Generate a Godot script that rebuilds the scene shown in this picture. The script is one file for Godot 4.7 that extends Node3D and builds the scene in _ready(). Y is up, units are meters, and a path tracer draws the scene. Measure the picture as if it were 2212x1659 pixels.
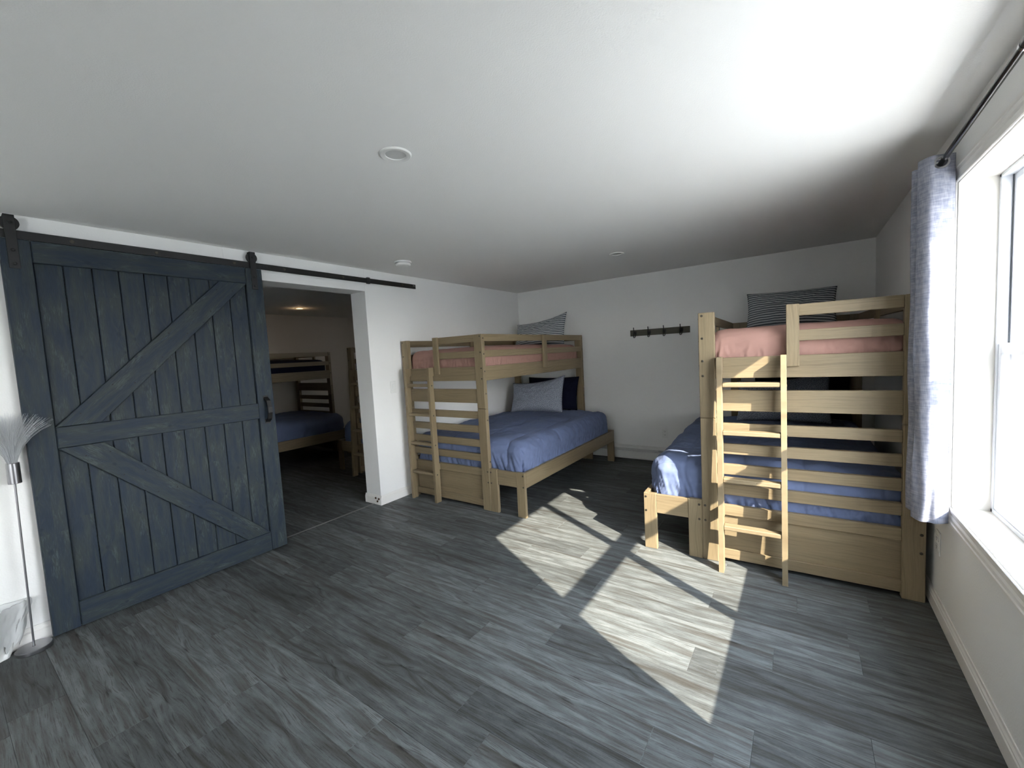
extends Node3D

# ------------------------------------------------------------------ numbers
const CAM_H := 1.411
const CEIL := 2.286
const XL := -3.402          # face of the wall that carries the sliding door
const XR := 0.548           # face of the window wall
const ZF := -5.103          # far wall
const ZN := 5.90            # wall behind the camera
const WIN2 := 1.95         # far edge of the second window, behind the camera
const WIN3 := 4.00         # far edge of the third window
const XLB := -3.628         # back face of the door wall
const XB := -7.25           # far wall of the second room
const BED_W := 1.06
const BED_L := 2.05

var rng := RandomNumberGenerator.new()
var M := {}
var names := {}
var bolt_mesh: ArrayMesh
var nail_mesh: ArrayMesh


func _ready() -> void:
	rng.seed = 20240117
	# ---- camera
	var cam := Camera3D.new()
	cam.name = "camera"
	cam.fov = rad_to_deg(2.0 * atan(829.5 / 897.545))
	cam.position = Vector3(0, CAM_H, 0)
	cam.rotation = Vector3(deg_to_rad(-4.1355), deg_to_rad(35.129), deg_to_rad(-3.1533))
	cam.near = 0.02
	cam.far = 400.0
	add_child(cam)
	cam.current = true
	# ---- sky and exposure
	var env := Environment.new()
	env.background_mode = Environment.BG_SKY
	var sky := Sky.new()
	var sm := ProceduralSkyMaterial.new()
	sm.sky_top_color = Color(0.74, 0.79, 0.86)
	sm.sky_horizon_color = Color(0.94, 0.945, 0.94)
	sm.sky_curve = 0.25
	sm.ground_bottom_color = Color(0.62, 0.63, 0.64)
	sm.ground_horizon_color = Color(0.82, 0.83, 0.83)
	sm.sky_energy_multiplier = 1.0
	sky.sky_material = sm
	env.sky = sky
	env.background_energy_multiplier = 6.9
	env.tonemap_mode = Environment.TONE_MAPPER_LINEAR
	env.tonemap_exposure = 4.6
	env.sdfgi_enabled = true
	env.ssao_enabled = true
	env.ssil_enabled = true
	var we := WorldEnvironment.new()
	we.name = "environment"
	we.environment = env
	add_child(we)
	# ---- sun, low through the window from the right and slightly behind
	var sun := DirectionalLight3D.new()
	sun.name = "sun"
	sun.light_color = Color(1.0, 0.965, 0.90)
	sun.light_energy = 1.9
	sun.light_angular_distance = 0.53
	sun.shadow_enabled = true
	sun.sky_mode = DirectionalLight3D.SKY_MODE_LIGHT_ONLY
	add_child(sun)
	sun.look_at_from_position(Vector3(1.0, 0.745, 0.54) * 10.0, Vector3.ZERO)

	make_materials()
	bolt_mesh = disc_mesh(0.0075, 0.003, 10)
	nail_mesh = disc_mesh(0.004, 0.0015, 6)
	build_floor()
	build_shell()
	build_trim()
	build_windows()
	build_outside()
	build_barn_door()
	build_beds()
	build_wall_things()
	build_ceiling_things()
	build_curtains()
	build_corner_things()


# ------------------------------------------------------------------ helpers
func numbered(called: String) -> String:
	if not names.has(called):
		names[called] = 0
		return called
	names[called] += 1
	return "%s_%03d" % [called, names[called]]


func tag(o: Node, label: String, category := "", group := "", kind := "") -> void:
	if label != "": o.set_meta("label", label)
	if category != "": o.set_meta("category", category)
	if group != "": o.set_meta("group", group)
	if kind != "": o.set_meta("kind", kind)


func thing(called: String, at: Vector3, label: String, category: String, group := "", turn := 0.0) -> Node3D:
	var o := Node3D.new()
	o.name = numbered(called)
	add_child(o)
	o.position = at
	o.rotation.y = turn
	tag(o, label, category, group)
	return o


func struct(called: String, label := "", category := "") -> Node3D:
	var o := Node3D.new()
	o.name = called
	add_child(o)
	tag(o, label, category, "", "structure")
	return o


func part(called: String, mesh: Mesh, mat: Material, parent: Node, at := Vector3.ZERO, rot := Vector3.ZERO) -> MeshInstance3D:
	var o := MeshInstance3D.new()
	o.name = called
	o.mesh = mesh
	o.material_override = mat
	o.position = at
	o.rotation = rot
	o.cast_shadow = GeometryInstance3D.SHADOW_CASTING_SETTING_ON
	parent.add_child(o, true)
	return o


func tri(st: SurfaceTool, a: Vector3, b: Vector3, c: Vector3, n: Vector3, ua: Vector2, ub: Vector2, uc: Vector2) -> void:
	if (b - a).cross(c - a).dot(n) > 0.0:
		var t := b; b = c; c = t
		var tu := ub; ub = uc; uc = tu
	st.set_normal(n); st.set_uv(ua); st.add_vertex(a)
	st.set_normal(n); st.set_uv(ub); st.add_vertex(b)
	st.set_normal(n); st.set_uv(uc); st.add_vertex(c)


func box_uv(p: Vector3, axis: int, long: int, tile: Vector2, off: Vector2) -> Vector2:
	var o1 := (axis + 1) % 3
	var o2 := (axis + 2) % 3
	var u := 0.0
	var v := 0.0
	if axis == long:
		u = p[o1] * 0.2; v = p[o2]
	elif o1 == long:
		u = p[o1]; v = p[o2]
	else:
		u = p[o2]; v = p[o1]
	return Vector2(u / tile.x, v / tile.y) + off


# a box with chamfered edges; u runs along its longest side
func cbox(size: Vector3, c := 0.002, tile := Vector2(2.4, 0.3), off := Vector2.ZERO) -> ArrayMesh:
	var st := SurfaceTool.new()
	st.begin(Mesh.PRIMITIVE_TRIANGLES)
	add_cbox(st, Vector3.ZERO, size, c, tile, off)
	return st.commit()


func add_cbox(st: SurfaceTool, at: Vector3, size: Vector3, c := 0.002, tile := Vector2(2.4, 0.3), off := Vector2.ZERO) -> void:
	var h := size * 0.5
	c = minf(c, minf(h.x, minf(h.y, h.z)) * 0.9)
	var long := 0
	if size.y > size[long]: long = 1
	if size.z > size[long]: long = 2
	for a in 3:
		var b := (a + 1) % 3
		var d := (a + 2) % 3
		for s in [-1.0, 1.0]:
			var n := Vector3.ZERO
			n[a] = s
			var q: Array[Vector3] = []
			for k in [[-1, -1], [1, -1], [1, 1], [-1, 1]]:
				var p := Vector3.ZERO
				p[a] = s * h[a]; p[b] = k[0] * (h[b] - c); p[d] = k[1] * (h[d] - c)
				q.append(p)
			var w: Array[Vector2] = []
			for p in q: w.append(box_uv(p, a, long, tile, off))
			tri(st, q[0] + at, q[1] + at, q[2] + at, n, w[0], w[1], w[2])
			tri(st, q[0] + at, q[2] + at, q[3] + at, n, w[0], w[2], w[3])
			# edge between face +-a and face +-b
			for s2 in [-1.0, 1.0]:
				var n2 := Vector3.ZERO
				n2[a] = s; n2[b] = s2
				n2 = n2.normalized()
				var e: Array[Vector3] = []
				for k in [-1, 1]:
					var p1 := Vector3.ZERO
					p1[a] = s * h[a]; p1[b] = s2 * (h[b] - c); p1[d] = k * (h[d] - c)
					var p2 := Vector3.ZERO
					p2[a] = s * (h[a] - c); p2[b] = s2 * h[b]; p2[d] = k * (h[d] - c)
					e.append(p1); e.append(p2)
				var f: Array[Vector2] = []
				for p in e: f.append(box_uv(p, a, long, tile, off))
				tri(st, e[0] + at, e[1] + at, e[3] + at, n2, f[0], f[1], f[3])
				tri(st, e[0] + at, e[3] + at, e[2] + at, n2, f[0], f[3], f[2])
	for sx in [-1.0, 1.0]:
		for sy in [-1.0, 1.0]:
			for sz in [-1.0, 1.0]:
				var p1 := Vector3(sx * h.x, sy * (h.y - c), sz * (h.z - c))
				var p2 := Vector3(sx * (h.x - c), sy * h.y, sz * (h.z - c))
				var p3 := Vector3(sx * (h.x - c), sy * (h.y - c), sz * h.z)
				tri(st, p1 + at, p2 + at, p3 + at, Vector3(sx, sy, sz).normalized(), box_uv(p1, 0, long, tile, off), box_uv(p2, 0, long, tile, off), box_uv(p3, 0, long, tile, off))


# box given by its two corners
func slab(called: String, a: Vector3, b: Vector3, mat: Material, parent: Node, c := 0.002) -> MeshInstance3D:
	var lo := a.min(b)
	var hi := a.max(b)
	return part(called, cbox(hi - lo, c, Vector2(2.4, 0.3), Vector2(rng.randf(), rng.randf())), mat, parent, (lo + hi) * 0.5)


# profile of (radius, height) turned about y: crisp along the profile, smooth around
func lathe(profile: PackedVector2Array, seg := 24, ring := false) -> ArrayMesh:
	var st := SurfaceTool.new()
	st.begin(Mesh.PRIMITIVE_TRIANGLES)
	add_lathe(st, profile, seg, Transform3D.IDENTITY, ring)
	return st.commit()


func add_lathe(st: SurfaceTool, profile: PackedVector2Array, seg: int, t: Transform3D, ring := false) -> void:
	var cen := Vector2.ZERO
	for p in profile: cen += p / profile.size()
	if not ring: cen.x *= 0.3
	for i in profile.size() - 1:
		var a := profile[i]
		var b := profile[i + 1]
		var d := b - a
		var nn := Vector2(d.y, -d.x).normalized()
		if nn.dot((a + b) * 0.5 - cen) < 0.0: nn = -nn
		for k in seg:
			var f0 := TAU * k / seg
			var f1 := TAU * (k + 1) / seg
			var c0 := Vector3(cos(f0), 0, sin(f0))
			var c1 := Vector3(cos(f1), 0, sin(f1))
			var v: Array[Vector3] = [c0 * a.x + Vector3.UP * a.y, c1 * a.x + Vector3.UP * a.y, c1 * b.x + Vector3.UP * b.y, c0 * b.x + Vector3.UP * b.y]
			var n: Array[Vector3] = [c0 * nn.x + Vector3.UP * nn.y, c1 * nn.x + Vector3.UP * nn.y, c1 * nn.x + Vector3.UP * nn.y, c0 * nn.x + Vector3.UP * nn.y]
			var turned := (v[1] - v[0]).cross(v[3] - v[0]).dot(n[0]) + (v[2] - v[1]).cross(v[3] - v[2]).dot(n[2]) > 0.0
			for id in [[0, 2, 1], [0, 3, 2]] if turned else [[0, 1, 2], [0, 2, 3]]:
				for j in id:
					st.set_normal(t.basis * n[j])
					st.set_uv(Vector2(float(k) / seg, float(i)))
					st.add_vertex(t * v[j])


func disc_mesh(r: float, h: float, seg: int) -> ArrayMesh:      # flat button, axis +y
	return lathe(PackedVector2Array([Vector2(r, 0), Vector2(r, h * 0.6), Vector2(r * 0.7, h), Vector2(0.0001, h)]), seg)


# round bar along a path
func tube(path: PackedVector3Array, r: float, seg := 10) -> ArrayMesh:
	var st := SurfaceTool.new()
	st.begin(Mesh.PRIMITIVE_TRIANGLES)
	add_tube(st, path, r, seg)
	return st.commit()


func add_tube(st: SurfaceTool, path: PackedVector3Array, r: float, seg := 10, r_end := -1.0) -> void:
	if r_end < 0.0: r_end = r
	var rings: Array = []
	var norms: Array = []
	var side := Vector3.ZERO
	for i in path.size():
		var t := (path[mini(i + 1, path.size() - 1)] - path[maxi(i - 1, 0)]).normalized()
		if i == 0:
			side = t.cross(Vector3.UP if absf(t.y) < 0.9 else Vector3.RIGHT).normalized()
		else:
			side = (side - t * side.dot(t)).normalized()
		var up := t.cross(side)
		var rr := lerpf(r, r_end, float(i) / maxf(1.0, path.size() - 1))
		var ring := PackedVector3Array()
		var nr := PackedVector3Array()
		for k in seg:
			var f := TAU * k / seg
			var n := side * cos(f) + up * sin(f)
			nr.append(n)
			ring.append(path[i] + n * rr)
		rings.append(ring)
		norms.append(nr)
	for i in path.size() - 1:
		for k in seg:
			var k2 := (k + 1) % seg
			for q in [[i, k], [i + 1, k], [i + 1, k2], [i, k], [i + 1, k2], [i, k2]]:
				st.set_normal(norms[q[0]][q[1]])
				st.set_uv(Vector2(float(q[1]) / seg, float(q[0])))
				st.add_vertex(rings[q[0]][q[1]])
	for e in [0, path.size() - 1]:
		var n: Vector3 = (path[0] - path[1]).normalized() if e == 0 else (path[e] - path[e - 1]).normalized()
		for k in range(1, seg - 1):
			tri(st, rings[e][0], rings[e][k], rings[e][k + 1], n, Vector2.ZERO, Vector2.ZERO, Vector2.ZERO)


# flat polygon with thickness: points in the plane spanned by ex, ey at origin o, thickness along ez
func plate(poly: PackedVector2Array, o: Vector3, ex: Vector3, ey: Vector3, ez: Vector3, thick: float, c: float, udir: Vector2, tile: Vector2, off: Vector2) -> ArrayMesh:
	var st := SurfaceTool.new()
	st.begin(Mesh.PRIMITIVE_TRIANGLES)
	var inner := poly
	var shrunk := Geometry2D.offset_polygon(poly, -c, Geometry2D.JOIN_MITER)
	if shrunk.size() == 1 and shrunk[0].size() == poly.size():
		# line the shrunk corners up with the outer ones
		var best := PackedVector2Array()
		for p in poly:
			var near: Vector2 = shrunk[0][0]
			for s in shrunk[0]:
				if s.distance_to(p) < near.distance_to(p): near = s
			best.append(near)
		inner = best
	var vd := udir.orthogonal()
	var n := poly.size()
	var cen := Vector2.ZERO
	for p in poly: cen += p / n
	var P := func(q: Vector2, z: float) -> Vector3: return o + ex * q.x + ey * q.y + ez * z
	var U := func(q: Vector2) -> Vector2: return Vector2(q.dot(udir) / tile.x, q.dot(vd) / tile.y) + off
	for id in range(0, Geometry2D.triangulate_polygon(inner).size(), 3):
		var ix := Geometry2D.triangulate_polygon(inner)
		tri(st, P.call(inner[ix[id]], thick), P.call(inner[ix[id + 1]], thick), P.call(inner[ix[id + 2]], thick), ez, U.call(inner[ix[id]]), U.call(inner[ix[id + 1]]), U.call(inner[ix[id + 2]]))
		tri(st, P.call(poly[ix[id]], 0.0), P.call(poly[ix[id + 1]], 0.0), P.call(poly[ix[id + 2]], 0.0), -ez, U.call(poly[ix[id]]), U.call(poly[ix[id + 1]]), U.call(poly[ix[id + 2]]))
	for i in n:
		var a := poly[i]
		var b := poly[(i + 1) % n]
		var ia := inner[i]
		var ib := inner[(i + 1) % n]
		var sn2 := (b - a).orthogonal().normalized()
		if sn2.dot((a + b) * 0.5 - cen) < 0.0: sn2 = -sn2
		var sn := ex * sn2.x + ey * sn2.y
		var cn := (sn + ez).normalized()
		tri(st, P.call(a, 0.0), P.call(b, 0.0), P.call(b, thick - c), sn, U.call(a), U.call(b), U.call(b))
		tri(st, P.call(a, 0.0), P.call(b, thick - c), P.call(a, thick - c), sn, U.call(a), U.call(b), U.call(a))
		tri(st, P.call(a, thick - c), P.call(b, thick - c), P.call(ib, thick), cn, U.call(a), U.call(b), U.call(ib))
		tri(st, P.call(a, thick - c), P.call(ib, thick), P.call(ia, thick), cn, U.call(a), U.call(ib), U.call(ia))
	return st.commit()


# a moulding: 2D profile (out, up) swept straight from a to b; 'out' points into the room
func moulding(profile: PackedVector2Array, a: Vector3, b: Vector3, out: Vector3, up: Vector3, mitre := 0.0) -> ArrayMesh:
	var st := SurfaceTool.new()
	st.begin(Mesh.PRIMITIVE_TRIANGLES)
	var dir := (b - a).normalized()
	var area := 0.0
	for i in profile.size(): area += profile[i].cross(profile[(i + 1) % profile.size()])
	for i in profile.size():
		var p := profile[i]
		var q := profile[(i + 1) % profile.size()]
		var e := q - p
		var nn := Vector2(e.y, -e.x).normalized() * signf(area)
		var n := out * nn.x + up * nn.y
		var pa := a + out * p.x + up * p.y - dir * mitre * p.y
		var qa := a + out * q.x + up * q.y - dir * mitre * q.y
		var pb := b + out * p.x + up * p.y + dir * mitre * p.y
		var qb := b + out * q.x + up * q.y + dir * mitre * q.y
		tri(st, pa, qa, qb, n, Vector2.ZERO, Vector2.ZERO, Vector2.ONE)
		tri(st, pa, qb, pb, n, Vector2.ZERO, Vector2.ONE, Vector2.ONE)
	var ix := Geometry2D.triangulate_polygon(profile)
	for k in range(0, ix.size(), 3):
		for end in 2:
			var o := a if end == 0 else b
			var sgn := -1.0 if end == 0 else 1.0
			var v: Array[Vector3] = []
			for j in 3:
				var p := profile[ix[k + j]]
				v.append(o + out * p.x + up * p.y + dir * sgn * mitre * p.y)
			tri(st, v[0], v[1], v[2], dir * sgn, Vector2.ZERO, Vector2.ZERO, Vector2.ZERO)
	return st.commit()


# grid surface from a function; smooth normals
func grid_surface(st: SurfaceTool, nu: int, nv: int, f: Callable, flip := false) -> void:
	var P: Array = []
	for j in nv + 1:
		var row := PackedVector3Array()
		for i in nu + 1:
			row.append(f.call(float(i) / nu, float(j) / nv))
		P.append(row)
	for j in nv:
		for i in nu:
			var q := [[i, j], [i + 1, j], [i + 1, j + 1], [i, j], [i + 1, j + 1], [i, j + 1]]
			if flip: q = [[i, j], [i + 1, j + 1], [i + 1, j], [i, j], [i, j + 1], [i + 1, j + 1]]
			for k in q:
				st.set_smooth_group(0)
				st.set_uv(Vector2(float(k[0]) / nu, float(k[1]) / nv))
				st.add_vertex(P[k[1]][k[0]])


# soft padded box: top and four sides of a rounded box, moved by disp(p, n) along n
func soft_box(lo: Vector3, hi: Vector3, r: float, cell: float, disp: Callable) -> ArrayMesh:
	var st := SurfaceTool.new()
	st.begin(Mesh.PRIMITIVE_TRIANGLES)
	var s := hi - lo
	var ilo := lo + Vector3(r, r, r)
	var ihi := hi - Vector3(r, r, r)
	var nx := int(ceil(s.x / cell))
	var ny := int(ceil(s.y / cell))
	var nz := int(ceil(s.z / cell))
	var rounded := func(p: Vector3) -> Vector3:
		var q := p.clamp(ilo, ihi)
		var n := (p - q)
		if n.length() < 1e-6: return p
		n = n.normalized()
		var w := q + n * r
		return w + n * float(disp.call(w, n))
	var warp := func(t: float) -> float: return t
	grid_surface(st, nx, nz, func(u, v): return rounded.call(Vector3(lerpf(lo.x, hi.x, u), hi.y, lerpf(hi.z, lo.z, v))), false)
	grid_surface(st, nx, ny, func(u, v): return rounded.call(Vector3(lerpf(lo.x, hi.x, u), lerpf(lo.y, hi.y, v), hi.z)), false)
	grid_surface(st, nx, ny, func(u, v): return rounded.call(Vector3(lerpf(hi.x, lo.x, u), lerpf(lo.y, hi.y, v), lo.z)), false)
	grid_surface(st, nz, ny, func(u, v): return rounded.call(Vector3(hi.x, lerpf(lo.y, hi.y, v), lerpf(hi.z, lo.z, u))), false)
	grid_surface(st, nz, ny, func(u, v): return rounded.call(Vector3(lo.x, lerpf(lo.y, hi.y, v), lerpf(lo.z, hi.z, u))), false)
	grid_surface(st, 4, 4, func(u, v): return rounded.call(Vector3(lerpf(lo.x, hi.x, u), lo.y, lerpf(lo.z, hi.z, v))), false)
	st.generate_normals()
	st.index()
	return st.commit()


# ------------------------------------------------------------------ textures and materials
func image_tex(w: int, h: int, f: Callable) -> ImageTexture:
	var data := PackedByteArray()
	data.resize(w * h * 3)
	var k := 0
	for y in h:
		for x in w:
			var c: Color = f.call(x, y)
			data[k] = clampi(int(c.r * 255.0), 0, 255)
			data[k + 1] = clampi(int(c.g * 255.0), 0, 255)
			data[k + 2] = clampi(int(c.b * 255.0), 0, 255)
			k += 3
	var im := Image.create_from_data(w, h, false, Image.FORMAT_RGB8, data)
	return ImageTexture.create_from_image(im)


func noise(seed_: int, octaves := 3) -> FastNoiseLite:
	var n := FastNoiseLite.new()
	n.seed = seed_
	n.noise_type = FastNoiseLite.TYPE_SIMPLEX_SMOOTH
	n.frequency = 1.0
	n.fractal_type = FastNoiseLite.FRACTAL_FBM
	n.fractal_octaves = octaves
	return n


# noise that repeats after one unit in both directions
func wrapped(n: FastNoiseLite, u: float, v: float, fu: float, fv: float) -> float:
	var a := n.get_noise_2d(u * fu, v * fv)
	var bu := smoothstep(0.85, 1.0, u)
	if bu > 0.0: a = lerpf(a, n.get_noise_2d((u - 1.0) * fu, v * fv), bu)
	var bv := smoothstep(0.85, 1.0, v)
	if bv > 0.0:
		var c := n.get_noise_2d(u * fu, (v - 1.0) * fv)
		if bu > 0.0: c = lerpf(c, n.get_noise_2d((u - 1.0) * fu, (v - 1.0) * fv), bu)
		a = lerpf(a, c, bv)
	return a


func mat(col: Color, rough := 0.6, tex: Texture2D = null, spec := 0.5) -> StandardMaterial3D:
	var m := StandardMaterial3D.new()
	m.albedo_color = col
	m.roughness = rough
	m.metallic_specular = spec
	if tex: m.albedo_texture = tex
	return m


func triplanar(m: StandardMaterial3D, tile: float, world := false) -> StandardMaterial3D:
	m.uv1_triplanar = true
	m.uv1_world_triplanar = world
	m.uv1_scale = Vector3.ONE / tile
	return m


func bump(m: StandardMaterial3D, tex: Texture2D, cm: float) -> StandardMaterial3D:
	m.heightmap_enabled = true
	m.heightmap_texture = tex
	m.heightmap_scale = cm
	return m


func make_materials() -> void:
	# -- pale washed wood of the bunk beds: 2.4 m x 0.3 m, grain along u
	var a := noise(3, 2)
	var b := noise(11, 3)
	var c := noise(21, 2)
	var pale := Color(0.560, 0.503, 0.396)
	var dark := Color(0.400, 0.341, 0.255)
	var bed_tex := image_tex(1024, 256, func(x, y):
		var u: float = x / 1024.0
		var v: float = y / 256.0
		var w := wrapped(c, u, v, 3.0, 1.6) * 0.9
		var g := wrapped(a, u, v + w * 0.06, 4.0, 46.0)
		var f := wrapped(b, u, v, 26.0, 120.0)
		var ring := wrapped(a, u + 0.31, v + w * 0.10, 2.2, 15.0)
		var late := smoothstep(0.16, 0.46, ring) * 0.20
		var t := clampf(0.30 + g * 0.18 + f * 0.18 + w * 0.20 + late, 0.0, 1.0)
		return pale.lerp(dark, t))
	M.bed = mat(Color(1, 1, 1), 0.5, bed_tex, 0.45)
	M.bed_far = M.bed
	# -- floor: eight vinyl planks, 1.22 m x 0.171 m
	M.planks = []
	for k in 8:
		var n1 := noise(100 + k, 3)
		var n2 := noise(140 + k, 3)
		var n3 := noise(180 + k, 2)
		var n4 := noise(220 + k, 2)
		var tone := [0.0, 0.07, -0.07, 0.12, -0.03, -0.11, 0.04, 0.08][k] as float
		var kn := []
		var r3 := RandomNumberGenerator.new()
		r3.seed = 70 + k
		for j in 2: kn.append(Vector2(r3.randf_range(0.1, 0.9), r3.randf_range(0.25, 0.75)))
		var grey := Color(0.500, 0.522, 0.528)
		var brown := Color(0.345, 0.325, 0.300)
		var light := Color(0.690, 0.715, 0.722)
		var t := image_tex(1024, 144, func(x, y):
			var u: float = x / 1024.0
			var v: float = y / 144.0
			var w := n3.get_noise_2d(u * 1.5, v * 0.8) * 0.08
			# flame figure round a few small knots
			var knot := 0.0
			for q in kn:
				var dx: float = (u - q.x) * 1.22
				var dv: float = (v - q.y) * 0.171
				w += exp(-dx * dx / 0.012 - dv * dv / 0.0012) * signf(dv) * 0.10
				knot = maxf(knot, exp(-dx * dx / 0.0011 - dv * dv / 0.00004))
			var g := n1.get_noise_2d(u * 2.4, (v + w) * 6.0)
			var f := n2.get_noise_2d(u * 7.0, (v + w) * 34.0)
			var s := n4.get_noise_2d(u * 1.3 + 7.0, (v + w) * 2.2)
			var e := n2.get_noise_2d(u * 80.0 + 9.0, v * 40.0)
			var patch := n3.get_noise_2d(u * 9.0 + 4.0, v * 2.5 + 2.0)
			var col := grey
			col = col.lerp(brown, clampf(g * 0.9 + s * 0.6 - 0.06, 0.0, 0.65))
			col = col.lerp(light, clampf(-g * 0.75 - s * 0.6 + patch * 0.25, 0.0, 0.5))
			col = col.lerp(brown.darkened(0.25), clampf(f * 1.3 - 0.18 - patch * 0.25, 0.0, 0.5))
			col = col.lerp(brown.darkened(0.45), knot * clampf(0.5 + f * 1.5, 0.0, 0.8))
			var q := 1.0 + tone + e * 0.06 + f * 0.05
			return Color(col.r * q, col.g * q, col.b * q))
		var pm := mat(Color(0.725, 0.72, 0.71), 0.50, t, 0.30)
		pm.resource_name = "vinyl_plank"
		M.planks.append(pm)
	M.subfloor = mat(Color(0.12, 0.12, 0.12), 0.9)
	# -- blue stained boards of the sliding door
	M.blue = []
	for k in 5:
		var n1 := noise(300 + k, 3)
		var n2 := noise(340 + k, 3)
		var n3 := noise(380 + k, 2)
		var kn := []
		var r2 := RandomNumberGenerator.new()
		r2.seed = 900 + k
		for j in 4: kn.append(Vector3(r2.randf(), r2.randf_range(0.12, 0.88), r2.randf_range(0.006, 0.014)))
		var t := image_tex(1024, 96, func(x, y):
			var u: float = x / 1024.0
			var v: float = y / 96.0
			var knot := 0.0
			var warp := 0.0
			for q in kn:
				var d := Vector2((u - q.x) * 2.2 / 1.7, (v - q.y) * 0.115).length()
				knot = maxf(knot, 1.0 - smoothstep(q.z * 0.4, q.z * 1.3, d))
				warp += exp(-d * d / 0.0012) * signf(v - q.y)
			var g := n1.get_noise_2d(u * 5.0, v * 3.5 + warp * 0.9)
			var f := n2.get_noise_2d(u * 30.0, v * 34.0 + warp * 3.0)
			var s := n3.get_noise_2d(u * 6.0 + 3.0, v * 1.2)
			var col := Color(0.132, 0.176, 0.226).lerp(Color(0.190, 0.220, 0.224), clampf(0.5 + g * 0.9 + s * 0.6, 0.0, 1.0))
			var wear := clampf(f * 1.8 + s * 2.0 - 1.05, 0.0, 0.7)
			col = col.lerp(Color(0.38, 0.41, 0.40), wear * 0.5)
			col = col.lerp(Color(0.095, 0.13, 0.18), knot * (0.55 + f * 0.8))
			var q2 := 1.0 + f * 0.14
			return Color(col.r * q2, col.g * q2, col.b * q2))
		M.blue.append(mat(Color(1, 1, 1), 0.62, t, 0.4))
	M.black = mat(Color(0.075, 0.073, 0.072), 0.45, null, 0.5)
	M.nail = mat(Color(0.03, 0.03, 0.04), 0.6)
	M.bolt = mat(Color(0.32, 0.30, 0.27), 0.35)
	M.bolt.metallic = 0.8
	# -- painted walls with a fine roller stipple
	var st1 := noise(500, 3)
	var stip := image_tex(256, 256, func(x, y):
		var h := 0.5 + 0.5 * wrapped(st1, x / 256.0, y / 256.0, 22.0, 22.0)
		return Color(h, h, h))
	M.wall = bump(triplanar(mat(Color(0.925, 0.923, 0.912), 0.65, null, 0.35), 0.25, true), stip, 0.05)
	M.ceiling = bump(triplanar(mat(Color(0.945, 0.943, 0.930), 0.75, null, 0.3), 0.16, true), stip, 0.05)
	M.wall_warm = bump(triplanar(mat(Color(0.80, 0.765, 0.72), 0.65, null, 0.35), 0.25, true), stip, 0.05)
	M.trim = mat(Color(0.915, 0.905, 0.885), 0.38, null, 0.5)
	M.jamb = mat(Color(0.89, 0.875, 0.845), 0.45, null, 0.5)
	M.vinyl = mat(Color(0.90, 0.91, 0.93), 0.35, null, 0.5)
	M.gasket = mat(Color(0.35, 0.36, 0.38), 0.6)
	M.glass = mat(Color(1, 1, 1, 0.05), 0.02)
	M.glass.transparency = BaseMaterial3D.TRANSPARENCY_ALPHA
	M.enamel = mat(Color(0.86, 0.86, 0.845), 0.4)
	M.fins = mat(Color(0.72, 0.73, 0.74), 0.45)
	M.fins.metallic = 0.7
	M.plastic = mat(Color(0.90, 0.90, 0.885), 0.35)
	M.plastic_dark = mat(Color(0.2, 0.2, 0.2), 0.5)
	M.lens = mat(Color(0.80, 0.80, 0.79), 0.5)
	M.steel = mat(Color(0.62, 0.62, 0.63), 0.28)
	M.steel.metallic = 1.0
	M.chrome = mat(Color(0.72, 0.72, 0.73), 0.14)
	M.chrome.metallic = 1.0
	M.rod = mat(Color(0.045, 0.044, 0.046), 0.22, null, 0.6)
	M.bronze = mat(Color(0.30, 0.21, 0.13), 0.45)
	M.bronze.metallic = 0.5
	M.strip = mat(Color(0.46, 0.455, 0.44), 0.4)
	# -- fabrics
	var wv := noise(600, 2)
	var weave := image_tex(256, 256, func(x, y):
		var u: float = x / 256.0
		var v: float = y / 256.0
		var h := 0.5 + 0.22 * wrapped(wv, u, v, 7.0, 110.0) + 0.22 * wrapped(wv, v + 0.37, u, 7.0, 110.0)
		return Color(h, h, h))
	M.blue_cloth = bump(triplanar(mat(Color(0.390, 0.436, 0.555), 0.75, null, 0.35), 0.18), weave, 0.05)
	M.blue_cloth.rim_enabled = true
	M.blue_cloth.rim = 0.18
	M.pink = bump(triplanar(mat(Color(0.63, 0.492, 0.45), 0.85, null, 0.25), 0.15), weave, 0.05)
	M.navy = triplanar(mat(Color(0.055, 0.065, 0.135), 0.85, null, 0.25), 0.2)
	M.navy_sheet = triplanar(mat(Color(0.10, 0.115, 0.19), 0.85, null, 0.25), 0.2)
	# striped pillow ticking: u across, stripes along u
	var sn := noise(610, 2)
	var stripes := image_tex(256, 512, func(x, y):
		var u: float = x / 256.0
		var v: float = y / 512.0
		var k := fposmod(v * 17.0 + sn.get_noise_2d(u * 1.2, v * 1.2) * 0.03, 1.0)
		var line := 1.0 - smoothstep(0.17, 0.23, absf(k - 0.5))
		var base := Color(0.74, 0.75, 0.755).lerp(Color(0.70, 0.71, 0.715), wv.get_noise_2d(u * 90.0, v * 90.0) * 0.5 + 0.5)
		return base.lerp(Color(0.225, 0.250, 0.280), line * 0.93))
	M.ticking = mat(Color(1, 1, 1), 0.85, stripes, 0.25)
	var sp := noise(620, 2)
	var speck := image_tex(384, 384, func(x, y):
		var n := wrapped(sp, x / 384.0, y / 384.0, 34.0, 34.0)
		return Color(0.30, 0.32, 0.37).lerp(Color(0.66, 0.68, 0.72), smoothstep(-0.30, 0.10, n)))
	M.speckled = triplanar(mat(Color(1, 1, 1), 0.85, speck, 0.25), 0.30)
	# slubbed linen of the curtains
	var ln := noise(630, 2)
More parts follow.
